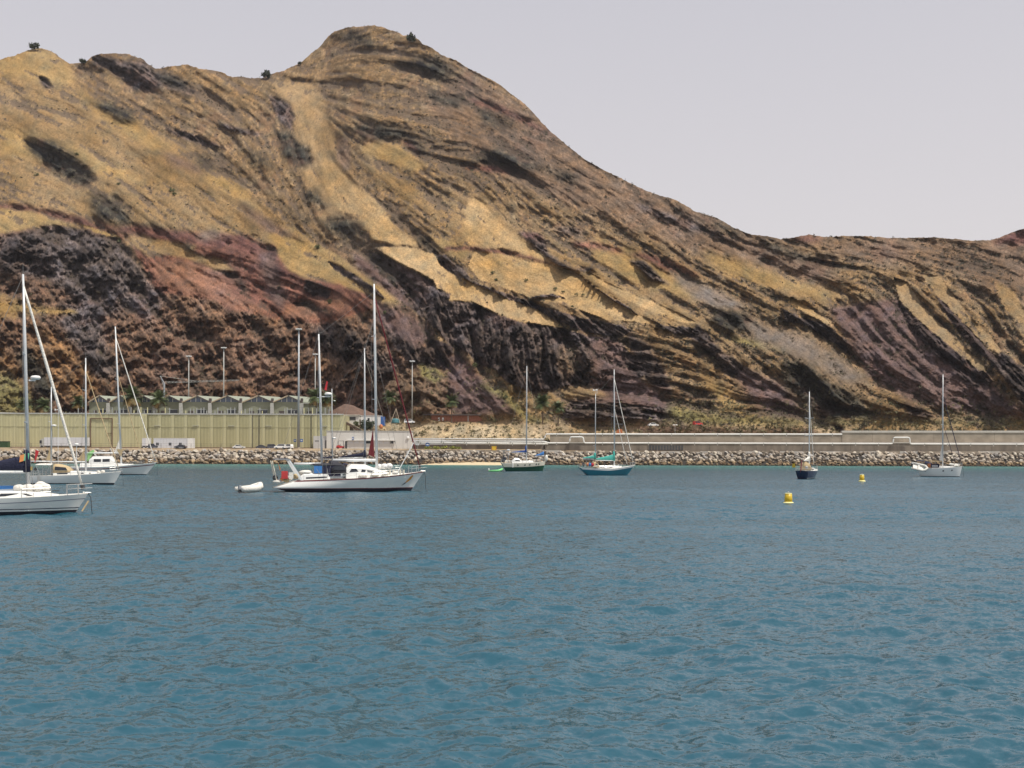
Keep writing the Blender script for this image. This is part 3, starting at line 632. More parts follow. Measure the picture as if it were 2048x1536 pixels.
def leafmat(name, c1, c2):
    m = mat(name, c1, .75, var=.2, scale=2.5, col2=c2); return m
mk('palm_leaf', (.10, .13, .04), .6, var=.2, scale=1.5, col2=(.05, .07, .025)); mk('palm_dry', (.26, .17, .06), .8, var=.2)
mk('leaf_dark', (.055, .07, .030), .8, col2=(.03, .038, .02), scale=2); mk('leaf_mid', (.13, .14, .05), .8, col2=(.07, .08, .035), scale=2); mk('leaf_yellow', (.34, .33, .06), .8, col2=(.16, .18, .05), scale=1)
# rocks: tone varies from stone to stone, tan and brown algae near the waterline
def rockmat():
    m = bpy.data.materials.new('armour_stone'); m.use_nodes = True; t = m.node_tree; b = t.nodes['Principled BSDF']; b.inputs['Roughness'].default_value = .9
    ge = t.nodes.new('ShaderNodeNewGeometry'); oi = t.nodes.new('ShaderNodeObjectInfo')
    a = t.nodes.new('ShaderNodeMath'); a.operation = 'ADD'; fr = t.nodes.new('ShaderNodeMath'); fr.operation = 'FRACT'
    t.links.new(ge.outputs['Random Per Island'], a.inputs[0]); t.links.new(oi.outputs['Random'], a.inputs[1]); t.links.new(a.outputs[0], fr.inputs[0])
    r = t.nodes.new('ShaderNodeValToRGB'); e = r.color_ramp.elements; e[0].position = 0; e[0].color = (.20, .155, .115, 1); e[1].position = 1; e[1].color = (.66, .59, .48, 1)
    for p, c in ((.2, (.33, .27, .21, 1)), (.42, (.45, .37, .285, 1)), (.65, (.42, .39, .36, 1)), (.85, (.58, .50, .40, 1))):
        q = e.new(p); q.color = c
    t.links.new(fr.outputs[0], r.inputs[0])
    s = t.nodes.new('ShaderNodeSeparateXYZ'); t.links.new(ge.outputs['Position'], s.inputs[0])
    n = t.nodes.new('ShaderNodeTexNoise'); n.inputs['Scale'].default_value = 1.3; n.inputs['Detail'].default_value = 7; t.links.new(ge.outputs['Position'], n.inputs['Vector'])
    ma = t.nodes.new('ShaderNodeMath'); ma.operation = 'MULTIPLY_ADD'; ma.inputs[1].default_value = 1.4; t.links.new(n.outputs[0], ma.inputs[0]); t.links.new(s.outputs[2], ma.inputs[2])
    w = t.nodes.new('ShaderNodeMapRange'); w.inputs[1].default_value = 1.9; w.inputs[2].default_value = 3.3; w.inputs[3].default_value = .9; w.inputs[4].default_value = 0; t.links.new(ma.outputs[0], w.inputs[0])
    x = t.nodes.new('ShaderNodeMix'); x.data_type = 'RGBA'; t.links.new(w.outputs[0], x.inputs[0]); t.links.new(r.outputs[0], x.inputs[6])
    dk = t.nodes.new('ShaderNodeVectorMath'); dk.operation = 'MULTIPLY'; dk.inputs[1].default_value = (.62, .48, .30); t.links.new(r.outputs[0], dk.inputs[0]); t.links.new(dk.outputs[0], x.inputs[7])
    w2 = t.nodes.new('ShaderNodeMapRange'); w2.inputs[1].default_value = .9; w2.inputs[2].default_value = 1.6; w2.inputs[3].default_value = 1; w2.inputs[4].default_value = 0; t.links.new(ma.outputs[0], w2.inputs[0])
    x2 = t.nodes.new('ShaderNodeMix'); x2.data_type = 'RGBA'; t.links.new(w2.outputs[0], x2.inputs[0]); t.links.new(x.outputs[2], x2.inputs[6]); x2.inputs[7].default_value = (.05, .035, .02, 1)
    mr = t.nodes.new('ShaderNodeMapRange'); mr.inputs[1].default_value = .3; mr.inputs[2].default_value = .7; mr.inputs[3].default_value = .55; mr.inputs[4].default_value = 1.1; t.links.new(n.outputs[0], mr.inputs[0])
    v = t.nodes.new('ShaderNodeVectorMath'); v.operation = 'SCALE'; t.links.new(x2.outputs[2], v.inputs[0]); t.links.new(mr.outputs[0], v.inputs['Scale']); t.links.new(v.outputs[0], b.inputs['Base Color'])
    bp = t.nodes.new('ShaderNodeBump'); bp.inputs['Strength'].default_value = .6; bp.inputs['Distance'].default_value = .25; t.links.new(n.outputs[0], bp.inputs['Height']); t.links.new(bp.outputs[0], b.inputs['Normal'])
    return m
M['stone'] = rockmat()

# ------------------------------------------------------------------ rubble shore
def rock_mesh(k):
    rg = random.Random(100 + k); bm = bmesh.new()
    for i in range(15):
        v = Vector((rg.gauss(0, 1), rg.gauss(0, 1), rg.gauss(0, 1))).normalized() * rg.uniform(.78, 1.05)
        bm.verts.new((v.x * 1.12, v.y * .95, v.z * .74))
    r = bmesh.ops.convex_hull(bm, input=bm.verts)
    bmesh.ops.delete(bm, geom=[g for g in r['geom_interior'] if isinstance(g, bmesh.types.BMVert)], context='VERTS')
    bmesh.ops.bevel(bm, geom=bm.edges[:], offset=.06, segments=1, affect='EDGES')
    me = bpy.data.meshes.new('boulder'); bm.to_mesh(me); bm.free(); me.materials.append(M['stone']); return me
rocks = [rock_mesh(k) for k in range(9)]
mk('gap_shade', (.035, .028, .022), .95)  # near-black core colour paints the shade between the stones
bank = empty('rubble_bank', (0, 398, 0), 0, 'long sloping bank of pale grey and tan armour stones along the whole shore', 'rubble bank')
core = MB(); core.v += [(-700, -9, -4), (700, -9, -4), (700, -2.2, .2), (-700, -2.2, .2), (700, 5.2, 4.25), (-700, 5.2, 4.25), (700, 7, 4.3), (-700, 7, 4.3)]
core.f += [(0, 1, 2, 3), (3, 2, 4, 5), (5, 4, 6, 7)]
core.build('bank_core', M['gap_shade'], bank, recalc=False)
spots = []
rr_ = random.Random(5)
X = -235.0
while X < 235:
    big = 1.0 if X < -70 else .84
    for j in range(7):
        tt = (j + rr_.uniform(-.35, .35)) / 6.0
        sc = rr_.choice([rr_.uniform(.6, 1.0), rr_.uniform(.9, 1.45)]) * big * (1.0 if j else 1.1)
        px = X + rr_.uniform(-.7, .7)
        spots.append((px, -3.2 + tt * 8.6, -.25 + tt * 4.75 + rr_.uniform(-.25, .3), sc, rr_.randrange(9), (rr_.uniform(0, 6.28), rr_.uniform(0, 6.28), rr_.uniform(-.6, .6))))
    X += 1.38 * (big ** .8)
inview = [s for s in spots if abs(s[0]) < 184]
inview.sort(key=lambda s: -s[3] * (1 if s[2] > .3 else .6))
ids = set(id(s) for s in inview[:290])
rv, rf, off = [], [], 0
def rotm(e): return np.array(Matrix.Rotation(e[2], 3, 'X') @ Matrix.Rotation(e[1] * .15, 3, 'Y') @ Matrix.Rotation(e[0], 3, 'Z'))
for s in spots:
    if id(s) in ids:
        o = bpy.data.objects.new('boulder', rocks[s[4]]); COL.objects.link(o); o.parent = bank
        o.location = s[:3]; o.scale = (s[3],) * 3; o.rotation_euler = (s[5][2], s[5][1] * .15, s[5][0])
    else:
        me = rocks[s[4]]; v = np.array([x.co for x in me.vertices]) * s[3] @ rotm(s[5]).T + np.array(s[:3])
        rv.append(v); 
        for p in me.polygons: rf.append([i + off for i in p.vertices])
        off += len(v)
me = bpy.data.meshes.new('boulders_rest'); me.from_pydata(np.concatenate(rv).tolist(), [], rf); me.materials.append(M['stone'])
tag(link_mesh('boulders', me, None, bank), None, None, None, 'stuff')
# small beach
b = MB(); c0 = P(930, 926, 392)
pts = []
n = 28
for k in range(n + 1):
    u = k / n; w = math.sin(math.pi * u) ** .6
    pts.append((u, w))
x0, x1 = Xat(840, 392), Xat(1085, 392)
for u, w in pts:
    X = x0 + (x1 - x0) * u
    b.v += [(X, 393.5 - 5.5 * w, -.12), (X, 393.5 - 2.0 * w, .35 * w), (X, 396.5, .9 * w + .1)]
for k in range(n):
    a = k * 3; b.f += [(a, a+3, a+4, a+1), (a+1, a+4, a+5, a+2)]
tag(b.build('beach', M['sand'], recalc=False, smooth=True), 'small strip of pale yellow sand at the foot of the rubble', None, None, 'structure')

# ------------------------------------------------------------------ olive warehouse
WY_, BZ = 430.0, LZ
wh = empty('warehouse', (Xat(300, WY_), WY_, BZ), 0, 'long olive green corrugated metal warehouse behind the left shore', 'warehouse')
ox = Xat(300, WY_)
topz = Zat(829, WY_, 340) - BZ
def corr_panel(w, hgt, nr, d=.16):
    m = MB(); pts = []
    for k in range(nr):
        a = w * k / nr; s_ = w / nr
        pts += [(a, 0), (a + .42 * s_, 0), (a + .52 * s_, -d), (a + .88 * s_, -d), (a + .98 * s_, 0)]
    pts.append((w, 0))
    for x, y in pts: m.v += [(x, y, 0), (x, y, hgt)]
    for k in range(len(pts) - 1): m.f.append((2*k, 2*k+2, 2*k+3, 2*k+1))
    return m
PW = 26.0 / F * WY_
pm = {}
for key, nr, w in (('a', 7, PW * .76), ('b', 2, PW * .24)):
    mb = corr_panel(w, topz * .62, nr); me = bpy.data.meshes.new('wall_panel'); me.from_pydata(mb.v, [], mb.f); pm[key + 'lo'] = me
    mb = corr_panel(w, topz * .38 - .1, nr); me = bpy.data.meshes.new('wall_panel'); me.from_pydata(mb.v, [], mb.f); pm[key + 'hi'] = me
for k in pm: pm[k].materials.append(M['olive_sheet'])
pmd = {k: v.copy() for k, v in pm.items()}
for k in pmd: pmd[k].materials.clear(); pmd[k].materials.append(M['olive_sheet_dark'])
x = Xat(-120, WY_); kk = 0
while x < Xat(676, WY_) - PW * .5:
    front = -1.2 if x < Xat(272, WY_) else 0
    for part, xo, w in (('a', 0, PW * .76), ('b', PW * .76, PW * .24)):
        for lv, z in (('lo', 0), ('hi', topz * .62 + .1)):
            src = pm if (part == 'b' or x < Xat(272, WY_)) else pmd
            o = bpy.data.objects.new('wall_panel', src[part + lv]); COL.objects.link(o); o.parent = wh
            o.location = (x - ox + xo, front + (-.10 if part == 'b' else 0), z + .05)
    x += PW; kk += 1
xr = x - ox; xl = Xat(-120, WY_) - ox; xs_ = Xat(272, WY_) - ox
MB().box(xl, xs_ + 1.5, -.95, 18, 0, topz - .02).box(xs_ + 1.6, xr, .2, 18, 0, topz - .02).build('inner_wall', M['olive_sheet_dark'], wh)
MB().box(xl, xs_ + 2.2, -1.55, -.6, topz, topz + .45).box(xs_ + 2.2, xr + .2, -.35, .5, topz, topz + .45).build('parapet', M['cap_grey'], wh)
MB().box(xl, xs_ + 2, -1.42, -1.2, topz*.62, topz*.62 + .12).box(xs_ + 2, xr, -.22, 0, topz*.62, topz*.62 + .12).build('girt', M['olive_sheet_dark'], wh)
MB().box(xl, xs_ + 2, -1.48, -1.2, 0, .35).box(xs_ + 2, xr, -.28, 0, 0, .35).build('base_rail', M['rust_brown'], wh)
dx0, dx1 = Xat(184, WY_) - ox, Xat(227, WY_) - ox; dz = Zat(838, WY_, 200) - BZ
fr_ = MB().box(dx0 - .15, dx0 + .12, -1.75, -1.45, 0, dz).box(dx1 - .12, dx1 + .15, -1.75, -1.45, 0, dz).box(dx0 - .15, dx1 + .15, -1.76, -1.46, dz, dz + .3)
fr_.box(dx1 - 2.0, dx1 - .2, -1.7, -1.46, dz * .5, dz * .5 + .15)
fr_.build('door_frame', M['rust_brown'], wh)
for xx in (505, 518, 622):
    X = Xat(xx, WY_) - ox; MB().box(X, X + .14, -.32, -.18, 0, topz).build('downpipe', M['steel_dark'], wh)
for xx in (315, 392, 463, 537, 648):
    X = Xat(xx, WY_) - ox; MB().box(X - 1.2, X + 1.2, -.5, -.2, topz * .66, topz * .66 + .14).build('bracket', M['cap_grey'], wh)
# terrace behind it
TZ = topz + BZ
tr = MB().box(Xat(-400, 448), Xat(690, 448), 448.2, 495, TZ - 12, TZ + .1)
tag(tr.build('terrace', M['concrete_dark']), 'concrete terrace level behind the olive warehouse', None, None, 'structure')
lowroof = empty('flat_building', (Xat(40, 444), 444, TZ - 1), 0, 'low flat white roofed building above the left end of the warehouse', 'building')
lw = Xat(104, 444) - Xat(40, 444); ll = Xat(-140, 444) - Xat(40, 444)
MB().box(ll, lw, .3, 3.5, 0, 1.7).build('wall', M['plaster_grey'], lowroof)
MB().prism([(ll, 0, 2.6), (lw, 0, 1.75), (lw, 0, 1.35), (ll, 0, 1.9)], (0, 3.9, 0)).build('roof', M['pure_white'], lowroof)

# ------------------------------------------------------------------ row of gabled workshops
HY = 456.0
hs = HY / F
def workshop(pxp, wpx, label, roofy=791, left=True):
    """gable peak at pxp; eaves +-wpx/2"""
    X = Xat(pxp, HY); z0 = TZ + .1; w = wpx * hs / 2; ze = Zat(804, HY, pxp) - z0; zp = Zat(roofy, HY, pxp) - z0
    r = empty('workshop', (X, HY, z0), 0, label, 'workshop', 'row of gabled workshops above the warehouse')
    MB().box(-w, w - .05, 0, 13, 0, ze).build('wall', M['pale_green_wall'], r)
    MB().prism([(-w + .3, -.06, ze + .03), (w - .3, -.06, ze + .03), (0, -.06, zp - .15)], (1.6, 4, 0)).build('gable_glazing', M['glass_blue'], r)
    for u in (-.45, -.1, .25):
        MB().box(u * w, u * w + .22, -.22, -.08, ze, ze + (zp - ze) * (1 - abs(u)) - .2).build('mullion', M['plaster_white'], r)
    d = (6.2, 13, 0)
    t = .28
    MB().prism([(0, -1, zp), (w, -1, ze), (w, -1, ze - t), (0, -1, zp - t)], d).build('roof', M['roof_green'], r)
    MB().prism([(-w, -1, ze), (-.01, -1, zp), (-.01, -1, zp - t), (-w, -1, ze - t)], d).build('roof', M['roof_green'], r)
    MB().prism([(-w - .1, -1.15, ze - .45), (-w - .1, -1.15, ze + .05), (-.02, -1.15, zp + .08), (-.02, -1.15, zp - .42)], (0, .13, 0)).build('fascia', M['beige_fascia'], r)
    MB().prism([(.02, -1.15, zp - .42), (.02, -1.15, zp + .08), (w, -1.15, ze + .05), (w, -1.15, ze - .45)], (0, .13, 0)).build('fascia', M['dark_timber'], r)
    MB().box(w - 1.1, w + .2, -1.5, -.2, 0, ze - .46).build('pillar', M['cap_grey'], r)
    MB().box(w - .9, w, -.9, .3, ze + .06, ze + 1.5).build('vent_stack', M['dark_timber'], r)
    MB().box(-.6 * w, -.25 * w, -.1, -.03, 0, 2.4).build('door', M['dark_timber'], r)
    f = MB().box(.0 * w, .6 * w, -.09, -.03, 1.2, 2.7).build('window', M['glass_dark'], r)
    MB().box(-.05 * w, .65 * w, -.16, -.1, 2.75, 2.95).build('lintel', M['steel_grey'], r)
    return r
wlab = ['leftmost workshop of the row, with a tan gable edge', 'second gabled workshop from the left, left of the tallest palm', 'gabled workshop half hidden behind the two left palms',
        'gabled workshop right of the palms with a dark gable', 'gabled workshop behind the white site cabin with pale pillar', 'gabled workshop whose roof meets the left tall floodlight pole',
        'gabled workshop with blue glazed gable, left one of the last two in the row', 'last gabled workshop at the right end of the row, blue glazed gable']
for px, wpx, lb in zip((199, 241, 287, 338, 394, 454, 516, 576), (42, 42, 50, 54, 58, 60, 62, 60), wlab):
    workshop(px, wpx, lb)
annex = empty('annex', (Xat(628, HY), HY, TZ + .1), 0, 'flat pale green annex at the right end of the workshops behind two palms', 'building')
aw = 52 * hs / 2
MB().box(-aw, aw, 0, 12, 0, 5.4).build('wall', M['pale_green_wall'], annex); MB().box(-aw - .2, aw + .2, -.4, 12, 5.42, 5.7).build('roof', M['cap_grey'], annex)
MB().box(-3, -1, -.08, -.03, 0, 2.3).build('door', M['dark_timber'], annex); MB().box(1, 3.4, -.08, -.03, 1, 2.2).build('window', M['glass_dark'], annex)
# railing and service posts on the terrace edge
rl = empty('terrace_railing', (0, 447, TZ), 0, 'grey railing with service posts along the roof edge of the warehouse', 'railing')
hp = random.Random(3)
for px in range(112, 676, 7):
    X = Xat(px + hp.uniform(-2, 2), 447); hh = hp.choice([1.1, 1.4, 2.2, 3.0, 3.3, 3.5]) if px > 150 else 1.6
    w_ = .14 if hh < 2 else .34
    MB().box(X, X + w_, 0, .2, .1, hh).build('post', M['steel_grey'] if hp.random() < .7 else M['olive_sheet'], rl)
MB().box(Xat(110, 447), Xat(676, 447), .05, .13, 1.05, 1.15).box(Xat(110, 447), Xat(676, 447), .05, .13, .6, .66).build('rail', M['steel_dark'], rl)

# ------------------------------------------------------------------ palms
def palm_meshes(seed):
    rg = random.Random(seed); green = MB(); dry = MB()
    for k in range(64):
        a = rg.uniform(0, 2 * math.pi); el = rg.uniform(-.75, 1.25) if k > 6 else rg.uniform(.9, 1.4)
        L = rg.uniform(.85, 1.1); m = dry if el < -.35 else green
        p = Vector((0, 0, 0)); d = Vector((math.cos(a) * math.cos(el), math.sin(a) * math.cos(el), math.sin(el)))
        side = Vector((-math.sin(a), math.cos(a), 0)); seg = 7; ln = []
        for s_ in range(seg + 1):
            ln.append(p.copy()); p = p + d * (L / seg); d = (d + Vector((0, 0, -.17))).normalized()
        for s_ in range(seg):
            q = ln[s_]; q2 = ln[s_ + 1]; wv = .34 * math.sin(math.pi * (s_ + .8) / (seg + 1)) + .02
            for sg in (-1, 1):
                for h_ in (0, .33, .66):
                    b0 = q.lerp(q2, h_); b1 = q.lerp(q2, h_ + .30); tip = b1 + side * sg * wv + d * .07 + Vector((0, 0, -.04 * rg.random()))
                    i = len(m.v); m.v += [tuple(b0), tuple(b1), tuple(tip)]; m.f.append((i, i + 1, i + 2))
    tr = MB(); tr.tube([(0, 0, 0), (.02, 0, .3), (0, .01, .6), (0, 0, 1)], [.075, .05, .046, .06], 8)
    return green, dry, tr
pmesh = [palm_meshes(s) for s in (1, 2, 3)]
def palm(px, yb, yt, rpx, Y, label, k=0, zb=None):
    X = Xat(px, Y); z0 = Zat(yb, Y, px) if zb is None else zb; zt = Zat(yt, Y, px); H = zt - z0; R = rpx / F * Y
    R *= 1.3; r = empty('palm_tree', (X, Y, z0), 0, label, 'palm tree', 'palm trees behind the harbour')
    g, d, t = pmesh[k % 3]
    def b(mb, nm, mt, sx_, sz_, dz_):
        me = bpy.data.meshes.new(nm); me.from_pydata([(x * sx_, y * sx_, z * sz_ + dz_) for x, y, z in mb.v], [], mb.f); return link_mesh(nm, me, mt, r)
    b(g, 'crown', M['palm_leaf'], R, R, H); b(d, 'dry_fronds', M['palm_dry'], R, R, H); b(t, 'trunk', M['trunk'], max(4.5, R), H, 0)
    r.rotation_euler.z = k * 1.3
PL = [(48, 830, 811, 15, 'palm partly behind the leftmost mast, above the white flat roof'), (88, 830, 811, 15, 'short bushy palm just right of the leftmost mast'), (157, 830, 804, 14, 'palm with brown hanging fronds left of the workshop row'),
      (264, 832, 793, 19, 'tallest palm, in front of the workshops behind the rigging'), (317, 832, 797, 17, 'palm with orange dry fronds right of the tallest one'), (632, 832, 793, 18, 'broad palm just left of the mizzen mast of the big ketch'),
      (656, 832, 799, 14, 'slim palm just right of the mizzen mast of the big ketch'), (780, 844, 795, 14, 'tall thin palm right of the main mast of the big ketch'), (903, 846, 803, 13, 'lone palm in front of the red brick building'),
      (1085, 848, 806, 17, 'left palm of the pair behind the green hulled boat'), (1116, 852, 815, 13, 'right and smaller palm of the pair behind the green hulled boat')]
for k, (px, yb, yt, rp, lb) in enumerate(PL):
    palm(px, yb, yt, rp, 450 if px < 700 else 438, lb, k, zb=(TZ if px < 700 else None))

# ------------------------------------------------------------------ poles
def lamp(px, yt, yb, Y, label, heads=4, r=.16):
    X = Xat(px, Y); z0 = Zat(yb, Y, px); H = Zat(yt, Y, px) - z0
    o = empty('floodlight_pole', (X, Y, z0), 0, label, 'floodlight pole', 'tall floodlight poles')
    MB().tube([(0, 0, 0), (0, 0, H)], [r * 1.25, r * .75], 10).build('pole', M['steel_grey'] if Y < 430 else M['cap_grey'], o, smooth=True)
    MB().tube([(0, 0, 0), (0, 0, .5)], [r * 2, r * 1.9], 10).build('base', M['concrete'], o)
    MB().lathe([(.15, H - .1), (.95, H), (.95, H + .18), (.15, H + .25)], n=12).build('head_ring', M['steel_grey'], o)
    for k in range(heads):
        a = 2 * math.pi * k / heads + .4; c, s_ = math.cos(a) * .85, math.sin(a) * .85
        MB().box(c - .3, c + .3, s_ - .28, s_ + .28, H + .2, H + .55).build('floodlight', M['pure_white'], o)
lamp(597, 660, 897, 414, 'nearest and thickest grey floodlight pole, left of the big ketch', 6, .38)
lamp(447, 697, 831, 470, 'floodlight pole rising above the workshop roofs, right one of two', 4, .24)
lamp(377, 714, 831, 470, 'shorter floodlight pole left of its twin above the workshops', 4, .22)
lamp(630, 710, 831, 472, 'thin floodlight pole just left of the mizzen mast of the big ketch', 4, .22)
lamp(824, 724, 846, 452, 'thin floodlight pole right of the big ketch, above the sand slope', 4, .2)
sl = empty('street_lamp', (Xat(1350, 430), 430, Zat(868, 430, 1350)), 0, 'small white twin street lamp behind the pipe wall', 'street lamp')
H = Zat(850, 430, 1350) - Zat(868, 430, 1350)
MB().tube([(0, 0, 0), (0, 0, H)], .08, 8).build('pole', M['steel_grey'], sl); MB().ball((-.5, 0, H), .5, .3, .2).build('lamp_head', M['pure_white'], sl); MB().ball((.55, 0, H), .5, .3, .2).build('lamp_head', M['pure_white'], sl)
# small tower crane
cr_ = empty('tower_crane', (Xat(328, 468), 468, TZ), 0, 'small grey tower crane with a long thin jib above the palms', 'crane')
zz = Zat(766, 468, 328) - TZ; za = Zat(752, 468, 320) - TZ
w_ = 468 / F
MB().tube([(0, 0, 0), (0, 0, zz)], .42, 6).build('mast', M['steel_grey'], cr_)
MB().tube([(0, 0, zz), (-8 * w_, 0, za)], .18, 6).build('apex', M['steel_grey'], cr_)
jb = MB().tube([(0, 0, zz), (150 * w_, 0, zz + 1.1)], .06, 5).tube([(0, 0, zz + .6), (150 * w_, 0, zz + 1.5)], .04, 5)
for k in range(20):
    u = k / 20; jb.tube([(150 * w_ * u, 0, zz + 1.1 * u), (150 * w_ * (u + .025), 0, zz + .6 + .9 * u)], .05, 4)
jb.build('jib', M['cap_grey'], cr_)
MB().tube([(-8 * w_, 0, za), (60 * w_, 0, zz + 1)], .05, 4).build('stay', M['cap_grey'], cr_)
MB().tube([(-6 * w_, 0, za - 1), (-2 * w_, 0, zz - 1), (0, 0, zz - 4)], .1, 4).build('brace', M['steel_grey'], cr_)

# ------------------------------------------------------------------ store building and things on the quay
QY = 424.0
st = empty('store_building', (Xat(737, QY), QY, BZ), 0, 'low flat roofed white harbour building behind the big ketch', 'building')
X0 = Xat(737, QY)
def lx(px, Y=QY): return Xat(px, Y) - X0
zt = Zat(863, QY, 737) - BZ; zs = Zat(872, QY, 640) - BZ
MB().box(lx(653), lx(822), 0, 9, 0, zt).build('wall', M['plaster_white'], st)
MB().box(lx(652), lx(823), -.15, 9.1, zt + .01, zt + .3).build('roof', M['cap_grey'], st)
MB().box(lx(626), lx(652.5), .6, 8, 0, zs).build('side_wing', M['plaster_grey'], st)
MB().box(lx(650), lx(652.3), .5, .58, 0, 3.2).build('door', M['steel_dark'], st)
lz = Zat(881.5, QY, 740) - BZ
MB().box(lx(693), lx(790), -.75, -.02, lz, lz + .28).build('canopy', M['plaster_white'], st)
for k, px in enumerate(range(696, 788, 12)):
    MB().box(lx(px), lx(px + 10), -.07, -.02, lz - 1.05, lz - .1).build('window', M['glass_dark'] if k in (3, 7) else M['cabin_white'], st)
MB().box(lx(787.5), lx(789), -.6, -.02, lz - 1.4, lz - .02).build('pier', M['plaster_white'], st)
for px in (667, 708, 725, 762, 778, 806, 815):
    MB().box(lx(px), lx(px) + .1, -.05, -.01, 0, zt - .02).build('panel_joint', M['plaster_grey'], st)
MB().box(lx(704.5), lx(708), -.9, -.78, lz + .3, lz + 1.4).build('wall_sign', M['blue_sign'], st)
MB().box(lx(705.3), lx(707.2), -.93, -.91, lz + .6, lz + 1.1).build('sign_mark', M['pure_white'], st)
MB().ball((lx(816), -.3, zt - 2.4), .55, .3, .6).build('wall_lamp', M['pure_white'], st)
for k in range(3): MB().box(lx(630 + k * 2.6), lx(631.8 + k * 2.6), .54, .585, zs - 2.1, zs - 1.7).build('letter', M['steel_dark'], st)

def wheel(mb, x, y, r, w=.22):
    mb.tube([(x, y - w / 2, r), (x, y + w / 2, r)], r, 14)
def car(px, Y, heading, label, body, zg, kind='sedan', L=4.3, name='parked_car', cat='car', group='cars parked along the quay'):
    r = empty(name, (Xat(px, Y), Y, zg), heading, label, cat, group)
    if kind == 'sedan': prof = [(-L/2, .45), (-L/2 + .05, .85), (-L/2 + .55, .95), (-L/2 + 1.1, 1.42), (-.1, 1.48), (.55, 1.38), (1.15, .98), (L/2 - .25, .82), (L/2, .6), (L/2, .35), (-L/2, .35)]
    else: prof = [(-L/2, .45), (-L/2, 1.0), (-L/2 + .25, 1.75), (L/2 - 1.6, 1.8), (L/2 - .95, 1.15), (L/2 - .1, .95), (L/2, .6), (L/2, .35), (-L/2, .35)]
    b = MB(); w = .84
    b.loft([[(x, -w if z < 1 else -w * .84, z) for x, z in prof], [(x, w if z < 1 else w * .84, z) for x, z in prof]]); b.build('body', M[body], r)
    g = MB()
    if kind == 'sedan':
        for s_ in (-1, 1): g.prism([(-1.35, s_ * .80, .98), (-.98, s_ * .74, 1.36), (-.2, s_ * .74, 1.41), (-.2, s_ * .80, .98)], (0, s_ * .05, 0)); g.prism([(-.1, s_ * .80, .98), (-.1, s_ * .74, 1.41), (.48, s_ * .74, 1.32), (.98, s_ * .80, .98)], (0, s_ * .05, 0))
    else:
        for s_ in (-1, 1): g.prism([(-L/2 + .3, s_ * .74, 1.15), (-L/2 + .4, s_ * .72, 1.65), (L/2 - 1.65, s_ * .72, 1.7), (L/2 - 1.15, s_ * .74, 1.15)], (0, s_ * .06, 0))
    g.build('window', M['glass_dark'], r)
    for x in (-L/2 + .8, L/2 - .85):
        for y in (-.76, .76):
            t = MB(); wheel(t, x, y, .32); wo = t.build('wheel', M['tyre'], r)
            t = MB(); t.tube([(x, y - .13, .32), (x, y + .13, .32)], .17, 8); t.build('rim', M['steel_grey'], wo)
    for y in (-.6, .6):
        MB().box(L/2 - .02, L/2 + .03, y - .15, y + .15, .6, .75).build('headlight', M['pure_white'], r)
        MB().box(-L/2 - .03, -L/2 + .02, y - .12, y + .12, .7, .85).build('tail_light', M['red_paint'], r)
    return r
GZ = 5.6
car(478, 412, 0.1, 'white saloon car parked left of the black gap in front of the olive warehouse', 'car_white', GZ, L=4.6)
car(560, 410, math.pi, 'white hatchback parked beside the thick floodlight pole', 'car_white', GZ, 'hatch', L=4.2)
car(361, 411, 3.0, 'dark saloon car parked in front of the long white site cabin', 'car_dark', GZ, L=4.6)
car(545, 414, .4, 'dark hatchback parked behind the white hatchback', 'car_dark', GZ, 'hatch', L=4.2)
car(524, 415, 0, 'black saloon car parked between the two white cars', 'car_dark', GZ, L=4.4)
car(577, 411, 2.6, 'small white car nearest the thick floodlight pole', 'car_white', GZ, 'hatch', L=3.7)
car(306, 412, .3, 'dark car at the left end of the long white site cabin', 'car_dark', GZ, 'hatch', L=3.6)
car(1395, 442, .5, 'red car on the dry slope behind the pipe wall', 'car_red', Zat(851, 442, 1395), 'hatch', L=4.0, group='cars on the slope behind the wall')
car(1306, 442, .2, 'white car on the dry slope left of the twin street lamp', 'car_white', Zat(853, 442, 1306), L=4.2, group='cars on the slope behind the wall')
def cabin(x0, x1, yt, Y, label, wins=(), end=None, name='site_cabin', cat='cabin'):
    X = Xat((x0 + x1) / 2, Y); w = (x1 - x0) / F * Y / 2; h_ = Zat(yt, Y, x0) - GZ - .15
    r = empty(name, (X, Y, GZ), 0, label, cat, 'white cabins in front of the warehouse')
    MB().box(-w, w, 0, 2.6, .15, h_).build('body', M['cabin_white'], r); MB().box(-w - .05, w + .05, -.05, 2.65, h_ + .01, h_ + .14).build('roof', M['pure_white'], r)
    MB().box(-w, w, .02, 2.5, 0, .14).build('base', M['steel_dark'], r)
    n = int(w * 2 / 1.25)
    for k in range(1, n): MB().box(-w + k * 2 * w / n, -w + k * 2 * w / n + .05, -.03, -.005, .2, h_ - .05).build('panel_rib', M['cap_grey'], r)
    for u in wins:
        wo = MB().box(-w + u * 2 * w - .5, -w + u * 2 * w + .5, -.05, -.035, 1.25, 2.25).build('window', M['glass_dark'], r)
        MB().box(-w + u * 2 * w - .04, -w + u * 2 * w + .04, -.08, -.06, 1.25, 2.25).build('glazing_bar', M['cap_grey'], wo)
    if end: MB().box(w - end, w + .03, -.06, -.04, .2, h_ - .02).build('sunlit_end', M['pure_white'], r)  # whiter strip on the front paints the sunlit end of the cabin
    return r
cabin(307, 386, 876, 419, 'long white site cabin with two small windows', (.42, .68, .1), 2.1)
cabin(284, 298, 876, 421, 'short white cabin left of the long one, between mast stays', (), 1.3)
tk = empty('tank_truck', (Xat(130, 419), 419, GZ), 0, 'white box trailer truck parked behind the ketch at left', 'truck')
w = 42 / F * 419
MB().box(-w, w * 1.05, 0, 2.5, .9, 4.15).build('trailer_body', M['cabin_white'], tk)
